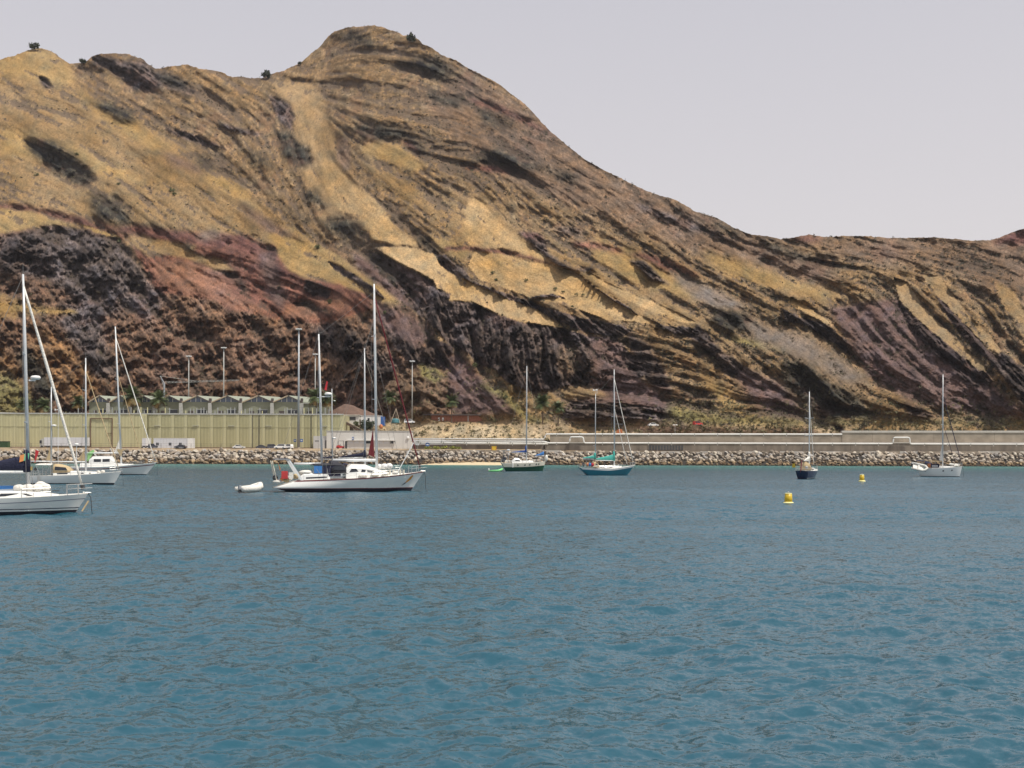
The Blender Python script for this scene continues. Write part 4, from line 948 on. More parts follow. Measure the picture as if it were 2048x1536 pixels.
MB().prism([(-w - 1.7, .1, .6), (-w - .1, .1, .6), (-w - .1, .1, 3.7), (-w - 1.2, .1, 3.6), (-w - 1.7, .1, 2.2)], (0, 2.3, 0)).build('cab', M['cap_grey'], tk)
MB().box(-w - 1.75, -w - .9, -.0, .09, 1.9, 3.0).build('cab_window', M['glass_dark'], tk)
for k in range(6): MB().box(-w + (k + 1) * w * .3, -w + (k + 1) * w * .3 + .07, -.05, -.01, 1, 4.1).build('panel_rib', M['cap_grey'], tk)
for x in (-w - .9, -w + 1.4, w - 3.2, w - 2):
    t = MB(); wheel(t, x, .2, .5, .35); t.build('wheel', M['tyre'], tk)
MB().box(-w, w, .3, 2.2, .6, .88).build('chassis', M['steel_dark'], tk)
bn = empty('waste_container', (Xat(5, 418), 418, GZ), 0, 'dark green ribbed waste container at the left edge of the quay', 'container')
MB().box(-2, 2, 0, 2, .15, 2.5).build('body', M['bin_green'], bn); MB().box(-2.1, 2.1, -.1, 2.1, 2.51, 2.62).build('rim', M['steel_dark'], bn)
for k in range(7): MB().box(-1.9 + k * .6, -1.75 + k * .6, -.12, -.01, .2, 2.45).build('rib', M['bin_green'], bn)
fk = empty('forklift', (Xat(684, 416), 416, GZ), 0, 'red forklift truck with black mast in front of the white harbour building', 'forklift')
MB().prism([(-2.1, -.6, .35), (.8, -.6, .35), (.8, -.6, 1.1), (-.6, -.6, 1.15), (-1.0, -.6, 1.5), (-1.9, -.6, 1.35), (-2.2, -.6, .8)], (0, 1.2, 0)).build('body', M['red_paint'], fk)
MB().box(-1.5, -1.4, -.6, -.5, 1.4, 3).box(-1.5, -1.4, .5, .6, 1.4, 3).box(.5, .6, -.6, -.5, 1.1, 3).box(.5, .6, .5, .6, 1.1, 3).box(-1.6, .75, -.65, .65, 3.01, 3.13).build('overhead_guard', M['steel_dark'], fk)
MB().box(1.2, 1.9, -.5, -.3, .1, 3.0).box(1.2, 1.9, .3, .5, .1, 3.0).box(1.25, 1.8, -.5, .5, 2.6, 2.9).build('lift_mast', M['steel_dark'], fk)
MB().box(1.95, 3.2, -.4, -.25, .15, .22).box(1.95, 3.2, .25, .4, .15, .22).build('fork', M['steel_grey'], fk)
MB().box(-.7, -.2, -.3, .3, 1.1, 1.3).box(-.8, -.65, -.3, .3, 1.3, 1.9).build('seat', M['steel_dark'], fk)
for x in (-1.5, .5):
    for y in (-.55, .55):
        t = MB(); wheel(t, x, y, .38, .3); t.build('wheel', M['tyre'], fk)
def moto(px, Y, a, label):
    r = empty('motorcycle', (Xat(px, Y), Y, GZ), a, label, 'motorcycle', 'motorcycles beside the short cabin')
    for x in (-.65, .65):
        t = MB(); wheel(t, x, 0, .32, .12); t.build('wheel', M['tyre'], r)
    MB().prism([(-.5, -.14, .45), (.4, -.14, .4), (.45, -.14, .85), (.1, -.14, 1.0), (-.6, -.14, .85)], (0, .28, 0)).build('body', M['steel_dark'], r)
    MB().tube([(.65, 0, .35), (.45, 0, .95)], .04, 6).tube([(.42, -.35, 1.05), (.42, .35, 1.05)], .03, 6).build('handlebar', M['steel_grey'], r)
    MB().box(-.75, .0, -.13, .13, .92, 1.02).build('seat', M['steel_dark'], r)
moto(288, 413, .5, 'black motorcycle, left of the two beside the short cabin'); moto(295, 413.5, .7, 'black motorcycle, right of the two beside the short cabin')
# signs on the quay
def board(px, y, Y, w, h_, label, m, round_=False, post=True):
    z = Zat(y, Y, px); r = empty('sign', (Xat(px, Y), Y, GZ), 0, label, 'sign')
    if round_: MB().tube([(0, -.05, z - GZ), (0, .02, z - GZ)], w / 2, 18).build('board', M[m], r)
    else: MB().box(-w / 2, w / 2, -.05, .02, z - GZ - h_ / 2, z - GZ + h_ / 2).build('board', M[m], r)
    MB().box(-w * .28, w * .28, -.08, -.06, z - GZ - h_ * .12, z - GZ + h_ * .16).build('mark', M['pure_white'], r)
    MB().tube([(0, .08, 0), (0, .08, z - GZ)], .05, 6).build('post', M['steel_grey'], r)
board(603, 881, 415, 1.1, 1.1, 'blue and white square sign right of the thick floodlight pole', 'blue_sign')
board(590, 881, 415, 1.0, 1.0, 'blue square sign left of the thick floodlight pole', 'blue_sign')
board(855, 889, 408, 1.5, 1.3, 'round blue sign with a white mark under the pipes', 'blue_sign', True)
board(835, 886, 408, 1.3, 1.6, 'white board under the pipes just right of the white harbour building', 'pure_white')
# thin fence on the quay
fn = empty('quay_fence', (0, 409, 5.5), 0, 'thin dark post and wire fence on top of the left rubble bank', 'fence')
for px in range(22, 560, 20):
    X = Xat(px, 409); MB().box(X - .05, X + .05, 0, .1, 0, 2.0).build('post', M['steel_dark'], fn)
MB().tube([(Xat(22, 409), .05, 1.9), (Xat(542, 409), .05, 1.9)], .02, 4).tube([(Xat(22, 409), .05, 1.1), (Xat(542, 409), .05, 1.1)], .02, 4).build('wire', M['steel_dark'], fn)

# ------------------------------------------------------------------ right hand walls and pipes
RY = 409.0
def wall_run(name, label, x0, x1, ytop, ybot, Y, th, m, step=48, cap=None, skip=None, darkr=None):
    r = empty(name, (0, Y, 0), 0, label, 'wall')
    px = x0; k = 0
    while px < x1:
        nx = min(px + step, x1)
        dark = darkr and darkr[0] <= px < darkr[1]
        v = [(Xat(px, Y) + .03, 0, Zat(ybot, Y, px)), (Xat(nx, Y) - .03, 0, Zat(ybot, Y, nx)), (Xat(nx, Y) - .03, 0, Zat(ytop, Y, nx)), (Xat(px, Y) + .03, 0, Zat(ytop, Y, px))]
        if dark: v = [(a, .5, c) for a, b_2, c in v]
        MB().prism(v, (0, th, 0)).build('concrete_panel', M['concrete_dark'] if dark else M[m], r); px = nx; k += 1
    if cap:
        MB().prism([(Xat(x0, Y), -.25, Zat(ytop, Y, x0) + .02), (Xat(x1, Y), -.25, Zat(ytop, Y, x1) + .02), (Xat(x1, Y), -.25, Zat(ytop, Y, x1) + cap), (Xat(x0, Y), -.25, Zat(ytop, Y, x0) + cap)], (0, th + .4, 0)).build('coping', M['concrete_pale'], r)
    return r
wall_run('quay_wall', 'long lower concrete wall under the white pipe at right', 1090, 2300, 886.5, 905.5, RY, 3, 'concrete_dark', 47, .35)
for px in (1300, 1330): 
    X0_, X1_ = Xat(px, RY), Xat(px + 36 if px > 1300 else px + 29, RY)
    MB().box(X0_, X1_, RY - .12, RY - .02, Zat(900, RY, px), Zat(890, RY, px)).build('dark_panel', M['steel_dark'], None) if False else None
wall_run('quay_wall', 'upper concrete wall with pale coping above the white pipe', 1100, 1684, 869, 886.4, RY + 3.6, 1.2, 'concrete', 58, .45)
wall_run('quay_wall', 'highest stretch of upper concrete wall at the right edge', 1684, 2300, 865.5, 886.4, RY + 3.4, 1.6, 'concrete', 61, .8)
wall_run('quay_wall', 'dark recessed wall under the double pipes, between white building and right walls', 824, 1089, 888.5, 899.5, RY + 2.5, 2, 'concrete_dark', 44, None)
pv = empty('quay_ledge', (0, 404, 4.0), 0, 'low pale concrete ledge along the top of the rubble at right', 'ledge')
px = 640
while px < 2300:
    nx = px + 40
    z0, z1 = Zat(900.5 if px < 1095 else 902.5, 404, px) - 4, Zat(900.5 if px < 1095 else 902.5, 404, nx) - 4
    MB().prism([(Xat(px, 404) + .02, 0, -1.6), (Xat(nx, 404) - .02, 0, -1.6), (Xat(nx, 404) - .02, 0, z1), (Xat(px, 404) + .02, 0, z0)], (0, 4.6, 0)).build('concrete_block', M['concrete_pale'] if px % 80 else M['concrete'], pv); px = nx
def pipe(label, pts, r, Y, joints=True):
    p = [Vector((Xat(x, Y), Y, Zat(y, Y, x))) for x, y in pts]; o = empty('pipeline', p[0], 0, label, 'pipeline')
    q = [v - p[0] for v in p]; q2 = [q[0]]
    for k in range(1, len(q) - 1):   # round the bends
        a = (q[k-1] - q[k]).normalized() * min(.6, (q[k-1]-q[k]).length * .4); b = (q[k+1] - q[k]).normalized() * min(.6, (q[k+1]-q[k]).length * .4)
        for s_ in (0, .5, 1): q2.append(q[k] + a * (1 - s_) ** 2 + b * s_ ** 2)
    q2.append(q[-1]); MB().tube(q2, r, 12).build('pipe', M['pipe_white'], o, smooth=True)
    if joints:
        x = pts[0][0] + 15
        while x < pts[-1][0] - 10:
            for k in range(len(pts) - 1):
                if pts[k][0] <= x <= pts[k+1][0] and pts[k+1][0] - pts[k][0] > 40:
                    u = (x - pts[k][0]) / (pts[k+1][0] - pts[k][0]); y = pts[k][1] * (1 - u) + pts[k+1][1] * u
                    c = Vector((Xat(x, Y), Y, Zat(y, Y, x))) - p[0]
                    MB().tube([c - Vector((.12, 0, 0)), c + Vector((.12, 0, 0))], r * 1.35, 12).build('flange', M['cap_grey'], o)
                    MB().box(c.x - .15, c.x + .15, -.1, .3, c.z - r - .5, c.z - r).build('support', M['concrete_pale'], o)
            x += 46
def rp(x, y): return (x, y + .0)
pipe('white pipe with two square loops running along the right hand wall', [(822, 881.5), (1089, 883.0), (1097, 886.0), (1139, 886.0), (1140, 874), (1166, 874), (1168, 886.0), (1786, 887.5), (1787, 875), (1819, 875), (1820, 888), (2300, 889)], .26, RY - 1.2)
pipe('upper white pipe left of the right hand walls, rising to the upper wall top', [(822, 877.5), (1089, 878.5), (1091, 868.2), (1684, 868.6)], .24, RY + 1.6)
pipe('lowest thick grey white pipe under the double pipes', [(826, 885.5), (1096, 887.5)], .36, RY - .4)
# dark louvred panel in the lower wall
lv = empty('louvre_panel', (Xat(1331, RY), RY, Zat(896, RY, 1331)), 0, 'dark rectangular grating set on the lower wall at right centre', 'grating')
w = 35 / F * RY
MB().box(-w, w, -.12, -.02, -.8, 1.0).build('backing', M['steel_dark'], lv)
for k in range(12): MB().box(-w + k * w / 6 + .1, -w + k * w / 6 + .3, -.2, -.125, -.75, .95).build('slat', M['concrete_dark'], lv)
def shrub(px, y, rpx, Y, label, m='leaf_mid', group=None, z=None, cat='shrub', n=260, squash=.75, name='shrub', seed=None):
    R = rpx / F * Y; base = Vector((Xat(px, Y), Y, Zat(y, Y, px) if z is None else z)); r = empty(name, base, 0, label, cat, group)
    rg = np.random.default_rng(seed if seed is not None else int(px * 7 + y))
    c = rg.standard_normal((n, 3)); c /= np.linalg.norm(c, axis=1, keepdims=True); c *= (rg.uniform(.35, 1, (n, 1)) ** .6) * R * (1 + .25 * np.sin(c[:, :1] * 5 + c[:, 1:2] * 4))
    lob = rg.uniform(-.62, .62, (5, 3)); lob[:, 2] = rg.uniform(-.35, .5, 5); wh_ = rg.integers(0, 5, n); c = c * rg.uniform(.35, .62, 5)[wh_][:, None] + lob[wh_] * R
    c[:, 2] = c[:, 2] * squash + R * squash * .85; tri = rg.standard_normal((n, 3, 3)) * R * .17
    V_ = (c[:, None, :] + tri).reshape(-1, 3); np_mesh('foliage', V_, np.arange(len(V_)).reshape(-1, 3), M[m], r)
    MB().tube([(0, 0, -.3), (.03 * R, 0, R * squash * .9)], [.09 * R, .04 * R], 6).build('stem', M['trunk'], r)
    return r
for k, (px, w_, lb) in enumerate(((856, 6, 'leftmost, just right of the round blue sign'), (872, 7, 'second from the left'), (889, 7, 'middle one of the five'), (904, 7, 'second from the right'), (916, 6, 'rightmost of the row of five'))):
    shrub(px, 898, w_, 406, 'low yellow green shrub under the pipes, ' + lb, 'leaf_yellow', 'yellow green shrubs under the pipes', squash=.45)
yc_ = empty('yellow_crate', (Xat(988, 406), 406, 5.2), 0, 'bright yellow crate standing against the dark wall under the pipes', 'crate')
MB().box(-.95, .95, 0, 1.2, .1, 1.5).build('body', M['yellow_paint'], yc_); MB().box(-1, 1, -.05, 1.25, 1.51, 1.62).build('lid', M['yellow_paint'], yc_)
for x in (-.9, .7): MB().box(x, x + .2, -.04, -.005, .1, 1.48).build('rib', M['orange_plastic'], yc_)
# ------------------------------------------------------------------ upper level, behind the white building
by = float(DIST[int((gy1[0] - 847) / GS), int((940 - gx1[0]) / GS)]) + 1.5
br = empty('brick_building', (Xat(940, by), by, Zat(850, by, 940)), 0, 'long low red brick building with dark flat roof below the purple scree', 'building')
h_ = Zat(831, by, 940) - Zat(850, by, 940)
bx = lambda p: Xat(p, by) - Xat(940, by)
MB().box(bx(862), bx(1020), 0, 8, -2, h_).build('wall', M['brick'], br); MB().box(bx(846), bx(1030), -1.2, 8.2, h_ + .01, h_ + .45).build('roof', M['dark_timber'], br)
MB().box(bx(1020.2), bx(1028), -.3, 3, -2, h_).build('pier', M['beige_fascia'], br)
for p in (876, 884, 990): MB().box(bx(p), bx(p + 3.5), -.1, -.02, h_ * .45, h_ * .78).build('window', M['pure_white'], br)
MB().box(bx(935), bx(937), -.1, -.02, 0, h_).build('downpipe', M['cap_grey'], br); MB().box(bx(1000), bx(1006), -.1, -.02, -1, h_ * .6).build('door', M['rust_brown'], br)
uy = 447.0
ub = empty('garage', (Xat(705, uy), uy, Zat(845, uy, 705)), 0, 'small beige garage with a dark opening above the concrete ramp', 'garage')
ux = lambda p: Xat(p, uy) - Xat(705, uy)
h_ = Zat(831, uy, 705) - Zat(845, uy, 705)
MB().box(ux(684), ux(718), 0, 6, -1, h_).build('wall', M['plaster_white'], ub); MB().box(ux(683), ux(719), -.5, 6.2, h_ + .01, h_ + .35).build('roof', M['concrete_pale'], ub)
MB().box(ux(695), ux(711), -.1, -.02, h_ * .35, h_ * .8).build('opening', M['steel_dark'], ub)
ub = empty('white_block_building', (Xat(741, uy), uy, Zat(846, uy, 741)), 0, 'plain white block building behind the dark green bush', 'building')
ux = lambda p: Xat(p, uy) - Xat(741, uy)
MB().box(ux(722), ux(761), 0, 6, -1, 2.9).build('wall', M['pure_white'], ub); MB().box(ux(721.5), ux(761.5), -.15, 6.2, 2.91, 3.1).build('roof', M['plaster_grey'], ub); MB().box(ux(761.2), ux(768), .1, 4, -1, 2.6).build('door', M['blue_sign'], ub)
MB().box(ux(735), ux(739), -.05, -.01, 1, 2).build('window', M['glass_dark'], ub)
# earth heap
hp_ = MB(); rg = random.Random(9); rings = []
cx = Xat(705, 462); R = 62 / F * 462
for k in range(10):
    u = k / 9; rings.append([(cx + (R * (1 - u) ** 1.05 + .1) * math.cos(a * math.pi / 18) * (1 + rg.uniform(-.07, .07)) - u * 3.0, 462 + R * .55 * (1 - u) * math.sin(a * math.pi / 18), Zat(836, 462, 705) + (Zat(808, 462, 695) - Zat(836, 462, 705)) * (1 - (1 - u) ** 1.25) + rg.uniform(-.45, .3) * (k < 9)) for a in range(36)])
hp_.loft(rings)
o = hp_.build('earth_heap', M['earth_brown'], smooth=True); tag(o, 'cone shaped heap of reddish brown earth behind the small garage', 'heap')
rm = empty('concrete_ramp', P(683, 843, 440), 0, 'sloping brown concrete ramp beside the right end of the warehouse', 'ramp')
a = P(683, 843, 440); b_2 = P(722, 864, 434)
MB().prism([(0, 0, 0), tuple(b_2 - a), tuple(b_2 - a + Vector((0, 0, .9))), (0, 0, .9)], (0, 2.5, 0)).build('slab', M['concrete_dark'], rm)
MB().tube([(0, -.2, 1.2), tuple(b_2 - a + Vector((0, -.2, 1.2)))], .12, 6).build('handrail', M['beige_fascia'], rm)
MB().tube([(0, -.1, .2), tuple(b_2 - a + Vector((0, -.1, .2)))], .3, 6).build('kerb', M['earth_brown'], rm)
o = MB().ball(P(762, 853, 434), .75, .6, .95, 12).build('orange_float', M['orange_plastic'], smooth=True); tag(o, 'round orange float lying on the sand slope right of the main mast', 'float')
tt_ = empty('water_tank', P(791, 846, 440), 0, 'teal tank under a tripod of pale poles on the slope', 'tank')
MB().lathe([(1.6, 0), (1.7, .3), (1.7, 1.4), (1.2, 1.7), (.3, 1.8)]).build('body', M['teal_paint'], tt_)
for dx in (-1.7, 0, 1.9): MB().tube([(dx * 1.1, -1.9 if dx else 1.9, -.4), (.2, 0, 5.8)], .1, 6).build('pole', M['beige_fascia'], tt_)
vn = car(819, 440, 0, 'white van parked under the thin pole on the sand slope', 'car_white', Zat(847, 440, 819), 'hatch', L=4.2, name='parked_van', cat='van', group='vehicles on the sand slope')
mc = empty('orange_machine', P(1238, 862, 426), 0, 'orange machine with dark roof behind the wall near the teal boat', 'machine')
MB().prism([(-1, 0, -1.5), (1.4, 0, -1.5), (1.3, 0, .6), (.2, 0, .9), (-.9, 0, .2)], (0, 1.6, 0)).build('body', M['orange_plastic'], mc); MB().box(-1.9, 1.5, -.4, 1.9, 2.4, 2.9).build('roof', M['steel_dark'], mc); MB().box(-.2, .0, .1, .3, .5, 2.4).box(1.1, 1.3, .1, .3, .5, 2.4).build('post', M['steel_dark'], mc)

# ------------------------------------------------------------------ shrubs and scrub
def surf(x, y):
    j = (gy1[0] - y) / GS; i = (x - gx1[0]) / GS
    d = float(DIST[int(np.clip(j, 0, NR - 1)), int(np.clip(i, 0, NC - 1))]); return d
shrub(735, 862, 13, 432, 'big dark green bush above the white harbour building', 'leaf_dark', n=600, squash=.95)
shrub(712, 852, 7, 436, 'small green bush left of the big dark one', 'leaf_mid', squash=.8)
for px, y, r, lb in ((68, 101, 9, 'dark round tree alone on the left hilltop'), (163, 127, 7, 'dark tree on the skyline in the first saddle'), (529, 157, 9, 'dark round tree in the saddle left of the peak'), (821, 82, 10, 'dark bush on the right shoulder of the peak'), (596, 128, 4, 'tiny tree halfway up the left edge of the peak')):
    d = surf(px, y + 3) - 1.0
    shrub(px, y + 1, r, d, lb, 'leaf_dark', 'trees on the skyline', cat='tree', name='tree', n=420, squash=.95)
for px, y, r, lb in ((343, 384, 6, 'upper one of a pair on the broad left grass slope'), (348, 391, 5, 'lower one of a pair on the broad left grass slope'), (235, 372, 5, 'left of the pair on the left grass slope'), (150, 311, 5, 'at the edge of the dark outcrop on the left slope'),
        (72, 353, 5, 'on the far left grass slope below the dark outcrop'), (633, 497, 7, 'on the pale spur right of the red quarry'), (455, 462, 3, 'just above the red band, right of its twin'), (437, 460, 3, 'just above the red band, left of its twin'),
        (985, 548, 5, 'uppermost on the central grass terrace'), (990, 562, 5, 'just below the uppermost one on the central terrace'), (1051, 563, 5, 'in the middle of the central grass terrace'), (1110, 580, 5, 'left of a loose row on the central terrace'),
        (1126, 586, 4, 'second of the loose row on the central terrace'), (1151, 591, 4, 'third of the loose row on the central terrace'), (1165, 592, 4, 'last of the loose row on the central terrace'), (1145, 616, 4, 'under the ledge low on the central terrace'),
        (1120, 655, 5, 'at the lower tip of the long pale grass facet'), (1128, 680, 7, 'on the dark cliff below the tip of the long pale facet'), (770, 628, 5, 'on the dark cliff behind the top of the main mast of the big ketch'), (660, 607, 7, 'in the red hollow above the mizzen mast of the big ketch'),
        (950, 736, 7, 'at the foot of the dark cliff above the brick building'), (1010, 798, 6, 'on the green gully above the green hulled boat'), (240, 485, 8, 'beside the tan ledge at the top left of the red quarry')):
    d = surf(px, y) - .6
    shrub(px, y, r, d, 'shrub ' + lb, 'leaf_mid', 'lone green shrubs on the mountain', n=120)
fl_ = MTN_V.reshape(-1, 3); prob = np.clip(MTN_S.reshape(-1) - .35, 0, 1.2) ** 1.5
tyf = TY.reshape(-1); txf = TX.reshape(-1)
prob = prob * ((txf > -60) & (txf < 2110)) * (1 + .6 * (fl_[:, 1] < 500))
rg = np.random.default_rng(4)
ix = rg.choice(len(fl_), 15000, replace=False, p=prob / prob.sum())
sz = rg.uniform(.30, .95, 15000) ** 1.3
mk('scrub_leaf', (.115, .095, .052), .9, var=.2, scale=.35, col2=(.055, .052, .034))
tag(tufts(fl_[ix] + rg.uniform(-.3, .3, (15000, 3)), sz.astype(np.float32), 'scrub', M['scrub_leaf'], 8), 'sparse dark scrub dotted over the rough mountain slopes', 'scrub', None, 'stuff')
m_ = ((tyf > 800) & (txf > 640) & (txf < 2110)) | ((tyf > 760) & (txf < 90) & (txf > -60)) | ((tyf > 725) & (txf > 830) & (txf < 1100))
m_ = m_ & (MTN_A.reshape(-1, 3)[:, 1] > .11)
ii = np.where(m_)[0]; ix = rg.choice(ii, min(3000, len(ii)), replace=False)
tag(tufts(fl_[ix].copy(), (rg.uniform(.35, 1.1, len(ix))).astype(np.float32), 'low_bushes', mat('olive_leaf', (.21, .175, .085), .85, var=.2, scale=.2, col2=(.12, .11, .055)), 8, 5, .6), 'olive and dry bushes covering the foot of the slope and the sand bank', 'bushes', None, 'stuff')
# ------------------------------------------------------------------ boats
mk('gel_white', (.80, .80, .77), .22, var=.02, scale=.5, coat=.3); mk('gel_cream', (.80, .74, .60), .3, var=.03); mk('deck_white', (.74, .72, .66), .6, var=.06, scale=2); mk('navy_gel', (.012, .016, .055), .18, var=.05, coat=.3)
mk('teal_gel', (.02, .17, .24), .25, var=.08, coat=.3); mk('green_gel', (.012, .075, .04), .3, var=.08); mk('antifoul', (.02, .018, .03), .6); mk('maroon', (.22, .05, .05), .5); mk('alloy_white', (.74, .76, .76), .35, var=.02); mk('alloy', (.62, .64, .65), .35, metal=.15, var=.04)
mk('steel_rail', (.55, .55, .53), .3, metal=.4); mk('rope', (.42, .38, .30), .8); mk('wire', (.24, .23, .22), .5); mk('canvas_navy', (.015, .018, .05), .85, var=.15, scale=3, bump=.4); mk('canvas_blue', (.03, .09, .34), .85, var=.1, scale=3, bump=.4)
mk('canvas_sky', (.06, .22, .55), .85, var=.1, scale=3); mk('canvas_teal', (.08, .45, .38), .85, var=.1, scale=3, bump=.4); mk('canvas_white', (.82, .79, .72), .85, var=.06, scale=3, bump=.5); mk('canvas_tan', (.55, .42, .24), .85, var=.1, scale=3)
mk('dark_red_cloth', (.16, .015, .022), .85, var=.12, scale=3, bump=.3); mk('canvas_dark', (.03, .03, .04), .8); mk('flag_green', (.15, .6, .35), .8); mk('flag_orange', (.75, .3, .1), .8); mk('flag_red', (.5, .03, .04), .8); mk('lime_cloth', (.35, .70, .25), .8)
mk('rubber_grey', (.62, .61, .56), .6, var=.05); mk('buoy_yellow', (.70, .47, .02), .4, var=.1, scale=1.5); mk('buoy_pale', (.85, .78, .35), .45, var=.06); mk('lime_plastic', (.22, .70, .25), .5); mk('teak', (.30, .17, .08), .7, var=.2, scale=6); mk('decal_orange', (.72, .30, .02), .5)
mk('blue_stripe', (.04, .05, .16), .4)
class Boat:
    def __init__(s, name, px, Y, deg, label, cat, L, B, fb, rake=(.9, .3), hull='gel_white', bot='antifoul', botz=.2, band=None, bandm=None, deckm='deck_white', sternw=.72, rail=None, railm=None, group='sailing boats moored in the harbour', draft=.5, stern=None):
        s.stern = stern
        s.r = empty(name, (Xat(px, Y), Y, 0), math.radians(deg), label, cat, group)
        s.L, s.B, s.fb, s.rake, s.sw = L, B, fb, rake, sternw
        s.Y = Y
        s.band('hull', botz, None, M[hull], cap=True)
        s.band('boot_stripe', -draft, botz, M[bot], cap=True)
        if band is not None: s.band('hull_band', band[0], band[1], M[bandm], out=.012)
        if railm: s.band('rub_rail', -.10, 'sheer', M[railm], out=.035)
        d = MB(); n = 26
        for k in range(n + 1):
            u = k / n; a = s.pt(u, s.sheer(u), -1); b = s.pt(u, s.sheer(u), 1); m = (a + b) / 2
            d.v += [tuple(a + Vector((0, .01, -.02))), tuple(m + Vector((0, 0, .05))), tuple(b + Vector((0, -.01, -.02)))]
        for k in range(n): i = 3 * k; d.f += [(i, i+3, i+4, i+1), (i+1, i+4, i+5, i+2)]
        d.build('deck', M[deckm], s.r, smooth=True)
    def sheer(s, u): b, m, a = s.fb; return a + (m - a) * min(1, u / .45) + (0 if u < .45 else (b - m) * ((u - .45) / .55) ** 1.5)
    def hb(s, u):
        if u < .45: return s.B / 2 * (s.sw + (1 - s.sw) * math.sin(math.pi / 2 * u / .45))
        return s.B / 2 * max(0.0, math.cos(math.pi / 2 * ((u - .45) / .55) ** 1.35)) ** .85
    def pt(s, u, z, side):
        zs = s.sheer(u); zk = -.55; t = max(0.0, min(1, (z - zk) / (zs - zk))); p = .22 + .6 * u ** 3
        w = s.hb(u) * t ** p + .02
        if s.stern:
            xa = float(np.interp(z, [q[0] for q in s.stern], [q[1] for q in s.stern]))
        else: xa = -s.L / 2 + s.rake[1] * (1 - z / s.fb[2])
        bowf = s.fb[0]; xb = s.L / 2 - s.rake[0] * (1 - z / bowf)
        return Vector((xa + (xb - xa) * u, side * w, z))
    def band(s, name, z0, z1, m, cap=False, out=0.0, n=28, k=6):
        d = MB()
        for side in (-1, 1):
            i0 = len(d.v)
            for a in range(n + 1):
                u = a / n; zs = s.sheer(u)
                if z1 == 'sheer': lo, hi = zs + z0, zs + .03
                else: lo = z0; hi = zs if z1 is None else min(z1, zs)
                if isinstance(z0, tuple): lo, hi = zs - z0[0], zs - z0[1]
                for b in range(k + 1):
                    z = lo + (hi - lo) * b / k; p = s.pt(u, min(z, zs), side); p.z = z; p.y += side * out; d.v.append(tuple(p))
            for a in range(n):
                for b in range(k):
                    i = i0 + a * (k + 1) + b
                    f = (i, i + k + 1, i + k + 2, i + 1); d.f.append(f if side < 0 else f[::-1])
        if cap:
            off = (n + 1) * (k + 1)
            for b in range(k): d.f.append((b + 1, off + b + 1, off + b, b))
        return d.build(name, m, s.r, smooth=True, recalc=False)
    def u_of(s, x): return max(0, min(1, (x + s.L / 2) / s.L))
    def dz(s, x): return s.sheer(s.u_of(x))
    def trunk(s, secs, m='gel_white', name='cabin'):     # (x, halfwidth, height above deck)
        rings = []
        for x, w, h in secs:
            z = s.dz(x) - .02; rings.append([(x, -w, z), (x, -w * .93, z + h * .75), (x, -w * .74, z + h), (x, 0, z + h * 1.07), (x, w * .74, z + h), (x, w * .93, z + h * .75), (x, w, z)])
        s.secs = secs
        d = MB(); d.loft(rings, closed=True); o = d.build(name, M[m], s.r); return o
    def window(s, x0, x1, f0, f1, parent=None, m='glass_dark', slant=.0):
        def at(x):
            S = s.secs
            for a, b in zip(S[:-1], S[1:]):
                if a[0] <= x <= b[0]: u = (x - a[0]) / (b[0] - a[0]); return a[1] * (1 - u) + b[1] * u, a[2] * (1 - u) + b[2] * u
            return S[-1][1], S[-1][2]
        for side in (-1, 1):
            q = []
            for x, f in ((x0, f0), (x1, f0), (x1 - slant, f1), (x0 + slant, f1)):
                w, h = at(x); q.append((x, side * (w * (1 - .07 * f / .75) - .01), s.dz(x) - .02 + h * f))
            MB().prism(q, (0, side * .035, .0)).build('window', M[m], s.r)
    def mast(s, x, H, rake=1.5, r=.10, m='alloy_white', z0=None, sp=(.38, .68), spw=1.0, shroud=True, top=True, name='mast'):
        z0 = s.dz(x) if z0 is None else z0; dx = -math.tan(math.radians(rake)); P0 = Vector((x, 0, z0))
        at = lambda h: Vector((x + dx * (h - z0), 0, h))
        MB().tube([P0, at(H * .7), at(H)], [r, r * .92, r * .6], 10).build(name, M[m], s.r, smooth=True)
        tips = []
        for f in sp:
            h = z0 + (H - z0) * f; w = spw * (1.0 - .25 * f)
            for sd in (-1, 1):
                t = at(h) + Vector((-.18, sd * w, .10)); MB().tube([at(h), t], [.045, .03], 6).build('spreader', M[m], s.r); tips.append((sd, t))
        if shroud:
            for sd in (-1, 1):
                w = s.hb(s.u_of(x)) * .93; base = Vector((x - .15, sd * w, s.dz(x))); ps = [base] + [t for q, t in tips if q == sd] + [at(H * .985)]
                MB().tube(ps, .016, 5).build('shroud', M['wire'], s.r)
                if sp: MB().tube([Vector((x + .3, sd * w, s.dz(x))), at(z0 + (H - z0) * sp[0])], .014, 5).build('shroud', M['wire'], s.r)
        if top:
            MB().tube([at(H), at(H) + Vector((0, 0, .75))], .015, 5).tube([at(H) + Vector((0, 0, .1)), at(H) + Vector((.35, 0, .25))], .015, 5).build('masthead_antenna', M['wire'], s.r)
        return at
    def stay(s, a, b, r=.014, m='wire', name='stay'): return MB().tube([a, b], r, 6).build(name, M[m], s.r)
    def furled(s, a, b, r=.09, m='canvas_white', name='furled_sail'):
        a, b = Vector(a), Vector(b); n = 10
        MB().tube([a.lerp(b, k / n) for k in range(n + 1)], [r * (.35 + .65 * math.sin(math.pi * (.12 + .8 * k / n)) ** .6) * random.uniform(.92, 1.08) for k in range(n + 1)][::1], 8).build(name, M[m], s.r, smooth=True)
        MB().tube([a, a.lerp(b, .02)], r * 1.6, 8).build('furler_drum', M['steel_dark'], s.r)
